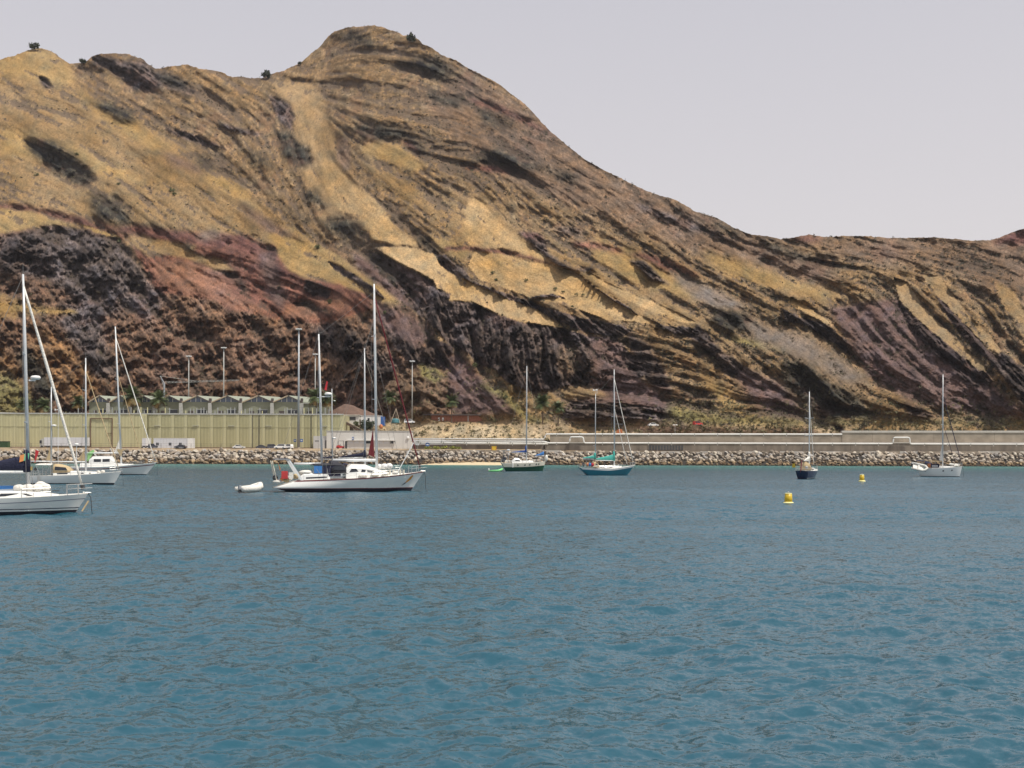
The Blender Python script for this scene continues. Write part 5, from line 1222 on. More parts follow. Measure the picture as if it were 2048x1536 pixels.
    def boom(s, x, z, L, r=.08, m='alloy_white', dz=0.0, cover=None, ch=.55, cz=.12, mastup=0.0):
        MB().tube([(x, 0, z), (x - L, 0, z + dz)], r, 8).build('boom', M[m], s.r, smooth=True)
        if cover:
            rings = []; n = 12
            for k in range(n + 1):
                u = k / n; xx = x - L * (.0 + .95 * u); h = ch * ((1 - u) ** 1.3 * .75 + .25) * random.uniform(.93, 1.05); w = .17 * (1 - .45 * u)
                if k == n: h *= .5; w *= .5
                zc = z + dz * u + cz; rings.append([(xx, w * math.cos(t), zc + h * .5 + h * .5 * math.sin(t)) for t in [2 * math.pi * j / 10 for j in range(10)]])
            MB().loft(rings).build('sail_cover', M[cover], s.r, smooth=True)
            if mastup: MB().tube([(x, 0, z), (x - .02, 0, z + cz + ch + mastup * .6), (x - .04, 0, z + cz + ch + mastup)], [.26, .22, .12], 10).build('mast_boot_cover', M[cover], s.r, smooth=True)
            for u in (.2, .5, .8):
                MB().tube([(x - L * u, 0, z - .02), (x - L * u - .01, 0, z + .04)], .14, 8).build('sail_tie', M['canvas_white'], s.r)
    def rails(s, x0, x1, step=1.9, h=.62, lines=(.32, .6)):
        tops = {-1: [], 1: []}; x = x0
        while x <= x1 + .01:
            u = s.u_of(x)
            for sd in (-1, 1):
                b = s.pt(u, s.sheer(u), sd); b.y -= sd * .06; tops[sd].append(b)
                MB().tube([b, b + Vector((0, 0, h))], .022, 5).build('stanchion', M['steel_rail'], s.r)
            x += step
        for sd in (-1, 1):
            for l in lines: MB().tube([b + Vector((0, 0, l)) for b in tops[sd]], .014, 5, cap=False).build('lifeline', M['steel_rail'], s.r)
        return tops
    def pulpit(s, h=.68, back=1.3, out=.15):
        L = s.L / 2; pts = []
        for sd, f in ((-1, 1), (-1, .45), (-1, 0)):
            x = L - .05 - back * f; b = s.pt(s.u_of(x), s.dz(x), sd); pts.append(Vector((x + (out if f == 0 else 0), b.y * (1 if f else 1) - (0 if f else .12), s.dz(x) + h)))
        ring = pts + [Vector((p.x, -p.y, p.z)) for p in pts[::-1]]
        d = MB().tube(ring, .02, 6)
        for p in (pts[0], pts[1], ring[-1], ring[-2]): d.tube([p, (p.x, p.y * .96, s.dz(p.x))], .024, 5)
        d.tube([p - Vector((0, 0, .3)) for p in ring], .014, 5); d.build('pulpit', M['steel_rail'], s.r)
    def pushpit(s, h=.7, fwd=1.4):
        L = s.L / 2; b0 = s.pt(0, s.dz(-L), -1); b1 = s.pt(fwd / s.L, s.dz(-L + fwd), -1)
        ring = [Vector((b1.x, b1.y, b1.z + h)), Vector((b0.x, b0.y, b0.z + h)), Vector((b0.x, -b0.y, b0.z + h)), Vector((b1.x, -b1.y, b1.z + h))]
        d = MB().tube(ring, .02, 6).tube([p - Vector((0, 0, .32)) for p in ring], .02, 5)
        for p in ring + [ring[1].lerp(ring[2], .35), ring[1].lerp(ring[2], .65)]: d.tube([p, (p.x, p.y, p.z - h)], .024, 5)
        d.build('pushpit', M['steel_rail'], s.r)
    def hood(s, x0, x1, w, h, m='canvas_navy', name='sprayhood', zoff=0.0, win=True):
        rings = []; n = 7
        for k in range(n):
            u = k / (n - 1); x = x0 + (x1 - x0) * u; hh = h * math.cos(u * 1.25) ** .7 if u < 1 else h * .25; z = s.dz(x) + zoff
            rings.append([(x, -w * math.cos(math.pi * j / 10) , z + hh * math.sin(math.pi * j / 10) ** .6) for j in range(11)])
        MB().loft(rings).build(name, M[m], s.r, smooth=True)
        if win:
            for sd in (-1, 1): MB().prism([(x0 + .3, sd * w * .93, s.dz(x0) + zoff + h * .3), (x1 - .35, sd * w * .93, s.dz(x0) + zoff + h * .3), (x1 - .6, sd * w * .88, s.dz(x0) + zoff + h * .6), (x0 + .3, sd * w * .84, s.dz(x0) + zoff + h * .7)], (0, sd * .12, 0)).build('hood_window', M['glass_dark'], s.r)
    def bimini(s, x0, x1, w, z, m='canvas_navy', name='bimini'):
        rings = [[(x, -w + 2 * w * j / 8, z + .18 * math.sin(math.pi * j / 8) + .06 * math.sin(math.pi * k / 4)) for j in range(9)] + [(x, w - 2 * w * j / 8, z - .04 + .18 * math.sin(math.pi * (8 - j) / 8)) for j in range(9)] for k, x in enumerate([x0 + (x1 - x0) * q / 4 for q in range(5)])]
        MB().loft(rings).build(name, M[m], s.r, smooth=True)
        d = MB()
        for x in (x0 + .1, (x0 + x1) / 2, x1 - .1):
            for sd in (-1, 1): d.tube([(x, sd * w * .96, z), ((x0 + x1) / 2 + (x - (x0 + x1) / 2) * .3, sd * w * 1.02, s.dz(x))], .022, 5)
        d.build(name + '_frame', M['steel_rail'], s.r)
    def dome(s, c, r=.28, m='pure_white', name='radar_dome'):
        MB().lathe([(r * .8, -r * .35), (r, -r * .1), (r, r * .15), (r * .75, r * .4), (r * .2, r * .48)], c, 16).build(name, M[m], s.r, smooth=True)
    def windgen(s, x, y, z0, z1, r=.55, yaw=.6):
        MB().tube([(x, y, z0), (x, y, z1)], .035, 6).build('generator_pole', M['alloy_white'], s.r)
        g = MB().tube([(x - .25, y, z1 + .05), (x + .25, y, z1 + .05)], [.06, .11], 8); g.prism([(x - .2, y - .01, z1), (x - .65, y - .01, z1 - .12), (x - .65, y - .01, z1 + .3)], (0, .02, 0)); g.build('wind_generator', M['pure_white'], s.r)
        for k in range(3):
            a = 2 * math.pi * k / 3 + yaw; c, q = math.cos(a), math.sin(a)
            MB().prism([(x + .28, y + .04 * q, z1 + .05 - .04 * c), (x + .28, y + r * c, z1 + .05 + r * q), (x + .30, y + r * c * .97 + .06 * q, z1 + .05 + r * q * .97 - .06 * c), (x + .30, y - .06 * q, z1 + .05 + .06 * c)], (.02, 0, 0)).build('blade', M['pure_white'], s.r)
    def chain(s):
        x = s.L / 2 + .12; MB().tube([(x - .15, 0, s.fb[0] + .02), (x + .05, 0, s.fb[0] * .8), (x + .15, 0, -.3)], .03, 5).build('anchor_chain', M['steel_dark'], s.r)
        MB().tube([(x - .5, 0, s.fb[0] + .08), (x + .06, 0, s.fb[0] + .04)], .06, 6).build('bow_roller', M['steel_rail'], s.r)
    def hatch(s, x, zoff, w=.28): MB().box(x - w, x + w, -w, w, s.dz(x) + zoff, s.dz(x) + zoff + .05).build('hatch', M['glass_dark'], s.r)
    def flag(s, x, y, z, m, w=.45, h=.3, m2=None):
        MB().tube([(x, y, z - .6), (x - .05, y, z + .1)], .012, 5).build('flag_staff', M['wire'], s.r)
        q = [(x, y, z), (x - w * .5, y + .06, z - .05), (x - w, y - .03, z - .02), (x - w, y - .03, z - h), (x - w * .5, y + .06, z - h - .06), (x, y, z - h)]
        fo = MB().prism(q, (0, .012, 0)).build('flag', M[m], s.r)
        if m2: MB().prism([(a + .0, b - .012, c) if i in (0, 5) else (x - w * .45, b - .03, c) for i, (a, b, c) in enumerate(q) if i in (0, 1, 4, 5)], (0, .008, 0)).build('flag_stripe', M[m2], fo)
    def coil(s, x, y, z, rx=.4, rz=.25, m='canvas_white', name='sail_bag', jit=.12, ry=None):
        MB().ball((x, y, z), rx, ry or rx * .8, rz, 10, jit).build(name, M[m], s.r, smooth=True)

def PYW(x, y): return ywater(x, y)
# A: nearest sloop at the left edge
Y = PYW(60, 1029)
a = Boat('sailing_yacht', 17, Y, 24, 'nearest white sloop cut by the left edge, navy sail cover on its boom', 'sailboat', 10.6, 3.5, (1.42, 1.22, 1.1), (.9, -.4), 'gel_white', 'antifoul', .26, sternw=.8)
a.band('cove_stripe', (.36, .0), (.31, .0), M['steel_grey']) if False else None
d = a.band('hull_stripe', (.38, .34), None, M['blue_stripe'], out=.008); a.band('boot_line', .38, .44, M['navy_gel'], out=.008)
a.trunk([(-3.2, 1.1, .55), (-1.5, 1.15, .52), (.8, 1.0, .46), (2.2, .75, .30), (3.3, .5, .1)])
a.window(-2.9, -1.2, .22, .72, slant=.35); a.window(-.9, 1.6, .24, .66, slant=.5)
at = a.mast(1.35, 17.1, 1.6, .125, 'alloy', sp=(.33, .64), spw=1.05)
a.furled((4.95, 0, 1.75), tuple(at(16.3)), .105, 'canvas_white'); a.stay((-5.2, 0, 1.2), tuple(at(17)), .018)
a.boom(1.2, 3.0, 4.9, .1, 'alloy_white', .05, 'canvas_navy', 1.15, .1, .35)
MB().prism([(1.0, -.2, 4.3), (1.35, -.2, 4.35), (1.3, -.2, 3.85), (.95, -.2, 3.8)], (0, .02, 0)).build('pennant', M['flag_green'], a.r); MB().prism([(.75, -.22, 4.2), (1.05, -.22, 4.28), (.98, -.22, 3.8), (.7, -.22, 3.7)], (0, .02, 0)).build('pennant', M['flag_orange'], a.r)
MB().prism([(1.75, .1, 4.6), (2.0, .1, 4.5), (1.7, .1, 3.6)], (0, .02, 0)).build('pennant', M['flag_red'], a.r)
a.dome((1.75, 0, 9.75), .34); MB().box(1.3, 1.75, -.06, .06, 9.5, 9.6).build('radar_bracket', M['alloy_white'], a.r)
a.rails(-4.8, 3.9, 1.9); a.pulpit(.72, 1.4, .3); a.chain(); a.hatch(3.1, .3, .25)
for x, r_ in ((.7, .42), (1.3, .5), (1.9, .45), (2.4, .38)): a.coil(x, -.35, a.dz(x) + .62, r_, .28)
a.coil(2.1, -.2, a.dz(2) + .85, .35, .22); a.hood(-4.2, -2.9, 1.2, 1.0, 'canvas_blue')
MB().box(-.9, .9, .5, 1.15, 1.75, 2.0).build('upturned_tender', M['canvas_sky'], a.r)
a.coil(-1.2, .6, 2.3, .28, .3, 'pure_white', 'outboard_motor', 0)
MB().tube([(5.3, -.35, .9), (4.85, -.45, .15)], .06, 8).build('bow_fender', M['canvas_tan'], a.r)
# B: white ketch behind it
Y = PYW(155, 968)
b = Boat('sailing_ketch', 154, Y, 5, 'cream white ketch with tan furled sails, second boat from the left', 'sailboat', 11.9, 3.6, (1.72, 1.25, 1.1), (1.0, -.35), 'gel_white', 'antifoul', .16, sternw=.7)
b.trunk([(-2.8, 1.15, .6), (-.6, 1.15, .55), (1.6, 1.0, .42), (3.4, .6, .2)]); b.window(-2.3, -.9, .3, .62); b.window(.8, 2.1, .3, .6)
at = b.mast(1.2, 17.3, .3, .12, 'alloy', sp=(.42, .72)); b.furled((5.6, 0, 2.0), tuple(at(15.6)), .07, 'canvas_tan')
b.boom(1.1, 3.05, 4.8, .1); MB().prism([(1.1, -.05, 3.2), (.1, -.05, 3.25), (.95, -.05, 4.7)], (0, .1, 0)).build('furled_mainsail', M['canvas_tan'], b.r)
at2 = b.mast(-3.4, 13.3, .2, .10, 'alloy', sp=(.6,), spw=.8, name='mizzen_mast'); b.boom(-3.5, 3.1, 3.2, .08); MB().prism([(-3.5, -.05, 3.2), (-4.1, -.05, 3.25), (-3.55, -.05, 5.0)], (0, .1, 0)).build('furled_mizzen', M['canvas_tan'], b.r)
b.dome((-3.05, 0, 8.0), .3); b.hood(-2.9, -.6, 1.1, 1.25, 'canvas_tan', zoff=.35); b.bimini(-5.2, -3.1, 1.2, 2.6, 'canvas_white')
b.stay(tuple(at(17)), tuple(at2(13.2)), .014); b.rails(-5.3, 4.6, 1.7); b.pulpit(); b.pushpit(); b.chain(); b.windgen(-5.3, .9, 1.1, 3.2, .4) if False else None
b.flag(-5.9, 0, 2.4, 'yellow_paint', .4, .5); b.coil(-5.2, -.9, 2.0, .2, .3, 'steel_dark', 'outboard_motor', 0)
MB().box(-4.7, -4.4, -1.75, -1.72, .1, 1.2).build('boarding_ladder', M['steel_rail'], b.r)
for x in (3.0, 3.6, -1.9): b.coil(x, -.5, b.dz(x) + .25, .3, .18, 'canvas_white', 'rope_bag')
# C: big cutter with deckhouse
Y = PYW(230, 950)
c = Boat('sailing_cutter', 213, Y, 6, 'big white cutter with two windowed deckhouse and brown hull stripe', 'sailboat', 18.4, 4.6, (2.35, 1.55, 1.5), (1.9, -.6), 'gel_white', 'antifoul', .18, sternw=.7)
c.band('hull_stripe', (.46, .30), None, M['maroon'], out=.012)
c.trunk([(-4.5, 1.5, .7), (-1.0, 1.5, .7), (2.5, 1.2, .5), (5, .7, .15)])
c.trunk([(-2.9, 1.3, 1.45), (-2.3, 1.35, 1.95), (1.0, 1.3, 1.9), (1.7, 1.1, 1.2)], name='deckhouse'); c.window(-2.0, -.7, .5, .78); c.window(-.4, .9, .5, .78)
at = c.mast(2.75, 28.2, 2.6, .17, 'alloy_white', sp=(.30, .62), spw=1.3); c.furled((9.0, 0, 2.7), tuple(at(26.2)), .10, 'canvas_white'); c.furled((6.8, 0, 2.5), tuple(at(19.5)), .06, 'canvas_tan')
c.boom(2.6, 4.2, 6.6, .13); MB().prism([(2.6, -.1, 4.3), (1.5, -.1, 4.35), (2.5, -.1, 7.2)], (0, .2, 0)).build('furled_mainsail', M['canvas_white'], c.r)
c.windgen(-9.0, .5, 1.5, 12.3, .8, 1.2); MB().tube([(-5.7, .8, 1.6), (-5.7, .8, 5.6)], .06, 6).build('radar_pole', M['alloy_white'], c.r); c.dome((-5.7, .8, 5.8), .42)
c.rails(-8.5, 7.2, 2.2); c.pulpit(); c.pushpit(); c.chain(); c.stay((-9, 0, 1.6), tuple(at(28)), .015)
MB().prism([(-3.4, -.8, 4.1), (-2.2, -.8, 4.8), (-2.0, -.8, 4.5), (-3.2, -.8, 2.6), (-3.7, -.8, 2.8)], (0, .05, 0)).build('drying_towel', M['lime_cloth'], c.r)
MB().tube([(-3.2, -.9, 3.0), (-3.2, -.9, 4.2), (-2.2, -.9, 4.2), (-1.2, -.9, 3.2)], .05, 6).build('arch', M['alloy_white'], c.r)
MB().prism([(2.0, -.8, 4.9), (3.9, -.8, 4.9), (3.1, -.8, 4.5), (2.9, -.8, 3.4)], (0, .04, 0)).build('hanging_awning', M['canvas_tan'], c.r)
# D: big ketch
Y = PYW(700, 982.5)
k = Boat('sailing_ketch', 701, Y, 17, 'largest white ketch with dark red furled genoa and orange emblem on its bow', 'sailboat', 17.2, 4.6, (2.25, 1.5, 1.25), (1.55, -1.5), 'gel_white', 'antifoul', .34, sternw=.62, railm='maroon', stern=[(-.6, -6.2), (0, -7.0), (.35, -8.3), (.5, -8.7), (.75, -7.9), (1.3, -6.1)])
k.band('boot_line', .34, .42, M['maroon'], out=.006)
k.trunk([(-6.0, 1.2, .35), (-5.4, 1.5, .75), (-2.8, 1.5, .8), (-2.5, 1.4, .7)], name='aft_cabin'); k.window(-5.2, -2.9, .2, .42)
k.trunk([(-.7, 1.5, 1.2), (-.1, 1.5, 1.55), (1.6, 1.4, 1.45), (3.2, 1.2, .75), (4.4, .8, .35), (6.4, .4, .08)], name='pilothouse')
k.window(-.35, .7, .50, .72, m='glass_dark', slant=.25); k.window(1.0, 2.6, .46, .66, slant=.1)
MB().prism([(-.75, -1.3, 2.7), (-.75, 1.3, 2.7), (-.55, 1.2, 3.05), (-.55, -1.2, 3.05)], (.05, 0, 0)).build('windscreen', M['glass_dark'], k.r)
k.hood(-2.4, -.4, 1.45, 1.55, 'canvas_dark', 'cockpit_enclosure', .55); k.bimini(-4.4, -1.2, 1.4, 3.0, 'canvas_dark')
MB().prism([(-4.3, -1.38, 2.1), (-3.4, -1.38, 2.1), (-3.4, -1.38, 2.95), (-4.3, -1.38, 2.95)], (0, .03, 0)).build('side_curtain', M['canvas_sky'], k.r)
MB().prism([(-3.35, -1.38, 1.7), (-1.3, -1.38, 1.7), (-1.3, -1.38, 2.95), (-3.35, -1.38, 2.95)], (0, .03, 0)).build('side_curtain', M['canvas_navy'], k.r)
at = k.mast(3.05, 23.9, 1.0, .155, 'alloy_white', sp=(.40, .73), spw=1.75)
k.furled((8.15, 0, 2.6), tuple(at(22.6)), .085, 'dark_red_cloth'); k.boom(2.9, 3.55, 4.9, .18, 'alloy_white', 0)
MB().prism([(2.75, -.05, 3.9), (2.1, -.05, 4.2), (2.0, -.05, 3.9), (2.6, -.05, 7.2)], (0, .12, 0)).build('hoisted_staysail', M['dark_red_cloth'], k.r)
at2 = k.mast(-3.2, 17.9, 1.6, .135, 'alloy_white', sp=(.56,), spw=1.5, name='mizzen_mast'); k.boom(-3.3, 3.15, 3.1, .13, 'alloy_white', 0)
k.stay(tuple(at(23)), tuple(at2(17.8)), .016); k.stay((-8.3, 0, 2.6), tuple(at2(17.8)), .016); k.stay((-2.9, -1.9, 1.6), tuple(at(20)), .014); k.stay((-2.9, 1.9, 1.6), tuple(at(20)), .014); k.stay((6.0, 0, 2.1), tuple(at(16.5)), .016)
k.dome((-2.55, 0, 11.1), .42); MB().box(-3.3, -2.3, -.1, .1, 10.75, 10.85).build('radar_bracket', M['alloy_white'], k.r)
MB().prism([(-3.0, 0, 11.6), (-2.75, 0, 12.6), (-2.6, 0, 12.5), (-2.75, 0, 11.5)], (0, .02, 0)).build('red_pennant', M['flag_red'], k.r)
tl = k.rails(-5.0, 6.6, 2.1, .68, (.36, .66)); k.pulpit(.8, 1.6, .4); k.chain(); k.hatch(4.6, .38); k.hatch(1.2, 1.58, .25)
MB().tube([(5.4, -.5, 2.2), (7.3, -.3, 5.6)], .05, 6).build('spinnaker_pole', M['alloy_white'], k.r)
for x, r_ in ((1.2, .55), (2.6, .5), (3.8, .42), (4.9, .4)): k.coil(x, -1.45, k.dz(x) + .28, r_, .22, 'canvas_white', 'rope_bag', .1)
for q in range(6): MB().tube([(3.9 + q * .4, -1.5, k.dz(4) + .15), (3.9 + q * .4, -1.5, k.dz(4) + .7)], .1, 8).build('jerry_can', M['gel_cream'], k.r)
for sd in (-1, 1):   # stern arch, davits and gear
    MB().prism([(-5.8, sd * 1.4 - .06, 1.3), (-5.5, sd * 1.4 - .06, 1.3), (-6.95, sd * 1.35 - .06, 3.6), (-7.15, sd * 1.35 - .06, 3.6)], (0, .12, 0)).build('arch_leg', M['alloy_white'], k.r)
    MB().tube([(-8.3, sd * 1.0, .95), (-8.6, sd * 1.1, 2.2), (-8.9, sd * 1.1, 3.5)], .06, 8).build('davit', M['gel_cream'], k.r)
MB().box(-8.6, -6.9, -1.45, 1.45, 3.61, 3.7).build('arch_top', M['steel_grey'], k.r); MB().box(-8.5, -7.2, -1.4, 1.4, 3.75, 3.8).build('solar_panel', M['glass_blue'], k.r)
MB().box(-7.9, -7.2, -1.5, -1.1, 1.5, 2.35).build('life_raft', M['red_paint'], k.r); MB().box(-7.1, -6.6, -1.5, -1.2, 1.5, 2.2).build('cushion', M['canvas_white'], k.r)
MB().prism([(-8.0, -1.55, 2.6), (-8.3, -1.55, 3.3), (-8.1, -1.55, 2.4)], (0, .04, 0)).build('orange_lifebuoy', M['orange_plastic'], k.r)
k.coil(-8.3, -.9, 1.15, .55, .2, 'rubber_grey', 'folded_tender', .06, .5); k.coil(-8.0, .6, 1.2, .6, .22, 'rubber_grey', 'folded_tender', .06, .5)
k.coil(-5.1, -.6, 2.2, .9, .25, 'canvas_white', 'folded_awning'); k.coil(-3.9, -.7, 2.15, .7, .22, 'canvas_white', 'folded_awning')
for x_, y_, z_, m_2 in ((-7.3, -1.0, 1.35, 'canvas_tan'), (-6.8, .4, 1.55, 'canvas_white'), (-7.6, -.3, 1.5, 'flag_orange'), (-6.3, -.9, 1.75, 'canvas_tan'), (-8.5, -.4, 1.6, 'steel_dark')): k.coil(x_, y_, z_, .35, .3, m_2, 'gear_bundle', .2)
# emblem on the bow
ue = .917
def hp(u, z, o=.025): p = k.pt(u, z, -1); p.y -= o; return p
MB().prism([hp(.900, .95), hp(.912, 1.0), hp(.925, 1.35), hp(.925, 1.75), hp(.916, 1.85), hp(.905, 1.7), hp(.898, 1.3)], (0, -.02, 0)).build('bow_emblem', M['decal_orange'], k.r)
MB().prism([hp(.893, .62), hp(.905, .82), hp(.910, 1.0), hp(.899, .97), hp(.895, .85)], (0, -.02, 0)).build('bow_emblem_tip', M['navy_gel'], k.r)
# E: inflatable tender
Y = PYW(500, 984)
def tender(px, Y, deg, label, m, L=3.0, motor='steel_grey', name='inflatable_tender', parent=None, loc=None, group='small tenders', rx=0, sit=.14, fat=1.0):
    r = empty(name, (Xat(px, Y), Y, 0), math.radians(deg), label, 'dinghy', group)
    if loc is not None: r.location = loc
    r.rotation_euler.x = rx
    w = L * .24; z = sit
    MB().tube([(-L/2, -w, z), (L*.2, -w, z + .08), (L*.38, -w * .72, z + .25), (L/2, 0, z + .42), (L*.38, w * .72, z + .25), (L*.2, w, z + .03), (-L/2, w, z)], [q_ * fat for q_ in (.17, .25, .24, .23, .24, .25, .17)], 10).build('tube', M[m], r, smooth=True)
    MB().box(-L * .42, L * .32, -w + .1, w - .1, -.05, .05).build('floor', M['deck_white'], r); MB().box(-.2, .12, -w + .12, w - .12, z + .04, z + .1).build('thwart', M['rubber_grey'], r)
    MB().box(-L * .43, -L * .40, -w + .1, w - .1, .0, .35).build('transom', M['steel_dark'], r)
    MB().box(-L * .53, -L * .43, -.14, .14, .32, .78).build('outboard_motor', M[motor], r); MB().box(-L * .5, -L * .46, -.06, .06, -.3, .32).build('motor_leg', M['steel_dark'], r)
    return r
tender(500, Y, 48, 'cream inflatable tender with outboard floating left of the big ketch', 'canvas_white', 2.8, sit=.34, fat=1.6)
# F: ketch behind the big one
Y = 183.0
f = Boat('sailing_ketch', 722, Y, 5, 'grey masted ketch with a navy sail cover, mostly hidden behind the big ketch', 'sailboat', 12.6, 3.6, (1.6, 1.2, 1.15), (1.0, -.3), 'gel_white', 'antifoul', .16)
f.trunk([(-3, 1.1, .6), (.5, 1.1, .55), (3, .7, .3)]); f.window(-2.2, -.6, .3, .6); f.window(-.2, 1.2, .3, .6)
at = f.mast(.7, 21.8, .5, .15, 'alloy', sp=(.42,), spw=1.5); f.boom(.6, 3.6, 4.3, .09, 'alloy', -.1, 'canvas_navy', .85, .1, .3)
at2 = f.mast(-4.7, 15.0, .5, .08, 'alloy', sp=(.5,), spw=.9, name='mizzen_mast'); f.boom(-4.75, 3.3, 2.2, .06, 'alloy', 0, 'canvas_navy', .5, .1)
f.stay((6.2, 0, 1.9), tuple(at(20.5)), .03, 'rope'); f.stay(tuple(at(21)), tuple(at2(14.5)), .012); f.rails(-5.4, 5.0, 1.9); f.pulpit(); f.pushpit(); f.hood(-2.9, -1.5, 1.1, 1.2, 'canvas_navy', zoff=.3)
for x in (3.0, 3.9, 4.7): f.coil(x, -.2, f.dz(x) + .7, .65, .5, 'pure_white', 'sail_bag', .2)
f.dome((-4.4, 0, 6.8), .32); f.dome((-4.4, 0, 13.0), .16, name='antenna_dome')
# G: green hull
Y = PYW(1046, 942)
g_ = Boat('sailing_boat', 1047, Y, 6, 'green hulled boat with cream topsides and a row of small square windows', 'sailboat', 10.9, 3.5, (2.35, 1.95, 1.9), (.75, 1.1), 'green_gel', 'antifoul', .06, sternw=.6)
g_.band('cream_topside', (.95, .0), None, M['gel_cream'], out=.03)
for x in (-1.6, .2, 1.4, 3.1, 3.7):
    u = g_.u_of(x)
    for sd in (-1, 1):
        p = g_.pt(u, g_.sheer(u) - .45, sd); MB().box(p.x - .2, p.x + .2, p.y + sd * .03 - .02, p.y + sd * .03 + .03, p.z - .16, p.z + .16).build('window', M['glass_dark'], g_.r)
g_.trunk([(-2.6, .9, .5), (1.8, .9, .5), (2.4, .7, .2)]); g_.trunk([(-2.9, 1.1, .6), (-2.2, 1.1, 1.25), (-1.2, 1.0, 1.15), (-.3, .8, .4)], name='hard_dodger'); g_.window(-2.1, -1.0, .45, .72)
at = g_.mast(.75, 25.6, 0, .14, 'alloy', sp=(.14, .60) if False else (.27, .67), spw=1.25)
g_.boom(.6, 4.5, 3.6, .08, 'alloy_white', .0, 'canvas_blue', .55, .05, 1.0); g_.boom(5.0, 3.8, 2.2, .06, 'alloy_white', -.2, 'canvas_sky', 1.0, .05)
g_.stay((5.4, 0, 2.7), tuple(at(25)), .02); g_.stay((-5.3, 0, 2.4), tuple(at(25.4)), .02); g_.rails(-4.9, 4.4, 1.5, .7); g_.pulpit(.8); g_.pushpit(.9)
MB().tube([(-4.8, -1.0, 1.9), (-4.8, -1.0, 4.9), (-4.8, 1.0, 4.9), (-4.8, 1.0, 1.9)], .05, 6).build('stern_arch', M['steel_dark'], g_.r); g_.dome((-3.7, .3, 5.1), .42, 'cabin_white'); MB().tube([(-3.7, .3, 1.9), (-3.7, .3, 5)], .05, 6).build('radar_pole', M['steel_grey'], g_.r)
MB().box(-5.2, -4.2, -1.1, 1.1, 4.95, 5.02).build('solar_panel', M['glass_blue'], g_.r); g_.coil(-4.6, -.8, 3.0, .45, .4, 'canvas_dark', 'gear_bundle', .25); g_.coil(-4.9, .5, 2.6, .5, .5, 'canvas_dark', 'gear_bundle', .25)
g_.coil(5.6, -.2, 3.2, .4, .8, 'canvas_white', 'rolled_sail'); MB().tube([(-2.8, -1.75, .9), (-2.8, -1.78, 1.9)], .13, 8).build('fender', M['pure_white'], g_.r); g_.chain()
tender(991, ywater(991, 943), 4, 'bright green dinghy tied behind the green hulled boat', 'lime_plastic', 3.2, 'pure_white', 'dinghy')
# H: teal ketch
Y = PYW(1213, 950)
h = Boat('sailing_ketch', 1214, Y, 16, 'teal hulled ketch with turquoise sail covers and white bulwark', 'sailboat', 11.9, 3.5, (1.95, 1.25, 1.5), (1.5, 1.7), 'teal_gel', 'antifoul', .05, sternw=.5, deckm='deck_white')
h.band('white_bulwark', (.36, .0), None, M['gel_white'], out=.025)
h.trunk([(-2.4, 1.0, .55), (1.2, 1.0, .55), (3.0, .6, .3)]); h.window(-1.9, -.7, .3, .65); h.window(-.3, .8, .3, .65)
at = h.mast(1.6, 21.4, .3, .13, 'alloy', sp=(.36, .52), spw=1.2); h.boom(1.5, 2.9, 4.2, .08, 'alloy_white', .1, 'canvas_teal', 1.35, .05, .5)
at2 = h.mast(-2.5, 16.4, 0, .09, 'alloy', sp=(.3,), spw=.7, top=False, name='mizzen_mast'); h.boom(-2.6, 3.2, 2.7, .06, 'alloy_white', .1, 'canvas_teal', .85, .05, .4)
h.windgen(-2.4, 0, 16.3, 17.1, .65, .5); h.furled((5.8, 0, 2.2), tuple(at(19.6)), .08, 'canvas_white'); h.furled((4.4, 0, 2.0), tuple(at(13.8)), .06, 'canvas_white'); h.stay(tuple(at(20.5)), tuple(at2(16)), .012); h.stay((3.2, -.9, 1.7), tuple(at(6)), .012)
h.rails(-5.2, 4.6, 1.5); h.pulpit(.7, 1.2, .5); h.pushpit(); h.chain(); h.hood(-3.1, -1.9, 1.1, 1.2, 'canvas_tan', zoff=.2); h.bimini(-4.9, -3.2, 1.0, 3.0, 'canvas_dark')
for x, y, m_2 in ((-5.2, -.6, 'canvas_dark'), (-4.6, -1.1, 'orange_plastic'), (-4.1, -1.2, 'canvas_sky'), (-5.6, .2, 'teak'), (-3.6, -1.3, 'flag_red')): h.coil(x, y, 2.1, .3, .38, m_2, 'gear_bundle', .2)
# I: navy sloop seen over its stern
Y = PYW(1615, 957)
i_ = Boat('sailing_yacht', 1616, Y, 60, 'navy blue sloop seen over its stern with white boom cover', 'sailboat', 8.6, 3.1, (1.75, 1.4, 1.45), (.8, .5), 'navy_gel', 'antifoul', .06, sternw=.66)
i_.band('waterline_stripe', .06, .18, M['steel_grey'], out=.008)
i_.trunk([(-1.4, .95, .6), (1.0, .95, .5), (2.6, .5, .2)]); i_.window(-1.0, .6, .3, .65)
at = i_.mast(.9, 15.6, .3, .11, 'alloy_white', sp=(.46, .72) if False else (.44, .66), spw=.9); i_.boom(.8, 3.2, 3.3, .08, 'alloy_white', .0, 'canvas_white', .8, .05, .7)
i_.furled((4.1, 0, 2.2), tuple(at(13.6)), .06, 'canvas_white'); i_.stay((-4.2, 0, 1.9), tuple(at(14.8)), .012); i_.rails(-3.6, 3.0, 1.5); i_.pulpit(); i_.pushpit(); i_.hood(-2.0, -.9, 1.0, 1.35, 'canvas_tan', zoff=.2)
MB().tube([(-4.2, .2, 1.2), (-3.6, .1, 3.3)], .1, 6).build('wind_vane_strut', M['maroon'], i_.r); MB().prism([(-4.5, 1.0, 2.0), (-4.5, 1.6, 2.0), (-4.6, 1.5, 2.7), (-4.6, 1.1, 2.7)], (.05, 0, 0)).build('lifebuoy', M['yellow_paint'], i_.r)
i_.coil(-3.2, -.6, 2.0, .35, .3, 'steel_grey', 'gear_bundle'); i_.chain()
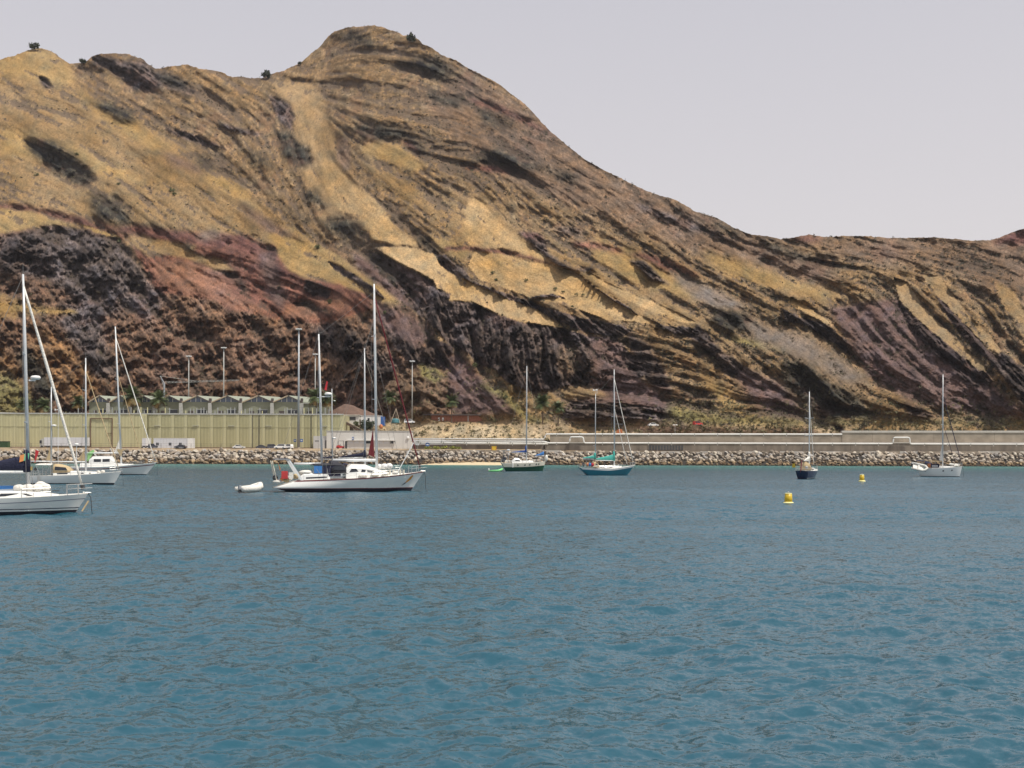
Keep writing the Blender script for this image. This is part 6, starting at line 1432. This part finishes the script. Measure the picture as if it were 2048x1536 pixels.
# J: white sloop with tender on davits at right
Y = PYW(1880, 953)
j_ = Boat('sailing_yacht', 1878, Y, -30, 'white sloop at right with dark furled headsails and a tender hoisted at its stern', 'sailboat', 8.6, 3.2, (2.0, 1.65, 1.7), (.45, 1.0), 'gel_white', 'antifoul', .1, sternw=.62)
j_.trunk([(-1.5, 1.0, .45), (1.0, .95, .4), (3.0, .5, .15)])
for x in (1.0, 2.6, -2.6):
    u = j_.u_of(x)
    for sd in (-1, 1):
        p = j_.pt(u, j_.sheer(u) - .55, sd); MB().tube([(p.x, p.y - .03, p.z), (p.x, p.y + .03, p.z)], .17, 10).build('porthole', M['glass_dark'], j_.r)
at = j_.mast(.7, 20.2, 0, .12, 'alloy', sp=(.28, .58) if False else (.46,), spw=1.1); MB().prism([(.6, -.06, 3.1), (.1, -.06, 3.2), (.55, -.06, 6.3)], (0, .14, 0)).build('furled_mainsail', M['canvas_white'], j_.r); j_.boom(.6, 3.0, 3.6, .08, 'canvas_tan', .1)
j_.furled((4.2, 0, 2.5), tuple(at(16.0)), .07, 'canvas_navy'); j_.furled((3.1, 0, 2.4), tuple(at(10.5)), .05, 'canvas_navy'); j_.rails(-3.6, 3.0, 1.5); j_.pulpit(); j_.pushpit(); j_.chain()
j_.hood(-2.6, -1.1, 1.1, 1.3, 'canvas_navy', zoff=.1); j_.bimini(-4.2, -2.7, 1.1, 3.0, 'canvas_navy')
MB().box(-1.9, -1.3, -1.5, -1.42, 1.75, 2.55).build('orange_dodger', M['orange_plastic'], j_.r); o_ = MB().box(-1.28, .3, -1.56, -1.48, 1.75, 2.5).build('lettered_dodger', M['canvas_navy'], j_.r)
for q in range(6): MB().box(-1.05 + q * .19, -.93 + q * .19, -1.585, -1.565, 1.95, 2.22).build('letter', M['pure_white'], o_)
MB().tube([(2.0, -.2, 2.5), (3.8, -.1, 2.2)], .2, 8).build('rolled_awning', M['canvas_white'], j_.r)
td = tender(1848, Y, -30, 'grey inflatable tender hanging tilted on davits at the stern of the right hand sloop', 'rubber_grey', 3.0, 'steel_dark')
td.location = (Xat(1837, Y - 1.5), Y - 1.6, 1.75); td.rotation_euler = (.9, .25, math.radians(-6))
for sd in (-1, 1): MB().tube([(-3.9, sd * .8, 1.7), (-4.6, sd * .8, 2.6), (-5.6, sd * .8, 2.6)], .05, 6).build('davit', M['steel_rail'], j_.r)
# buoys
def buoy(px, yb, yt, wpx, label):
    Y = ywater(px, yb); s_ = Y / F; H = (yb - yt) * s_; R = wpx / 2 * s_
    r = empty('mooring_buoy', (Xat(px, Y), Y, 0), 0, label, 'buoy', 'yellow buoys')
    MB().lathe([(R * 1.0, -.3), (R * 1.45, -.02), (R * 1.5, .08), (R * 1.3, .15), (R * 1.02, .2)]).build('float_collar', M['buoy_pale'], r, smooth=True)
    MB().lathe([(R * 1.02, .19), (R * .98, H * .5), (R * .90, H * .92)]).build('body', M['buoy_yellow'], r, smooth=True)
    MB().lathe([(R * .92, H * .92), (R * .92, H * .97), (R * .7, H)]).build('top_cap', M['buoy_pale'], r)
    MB().lathe([(R * .2, H), (R * .2, H + R * .3), (R * .1, H + R * .4)], n=10).build('lifting_eye', M['steel_grey'], r)
buoy(1577, 1008, 986, 15.5, 'larger and nearer yellow cylindrical buoy'); buoy(1724, 963, 949, 9.5, 'smaller and farther yellow cylindrical buoy right of the navy sloop')
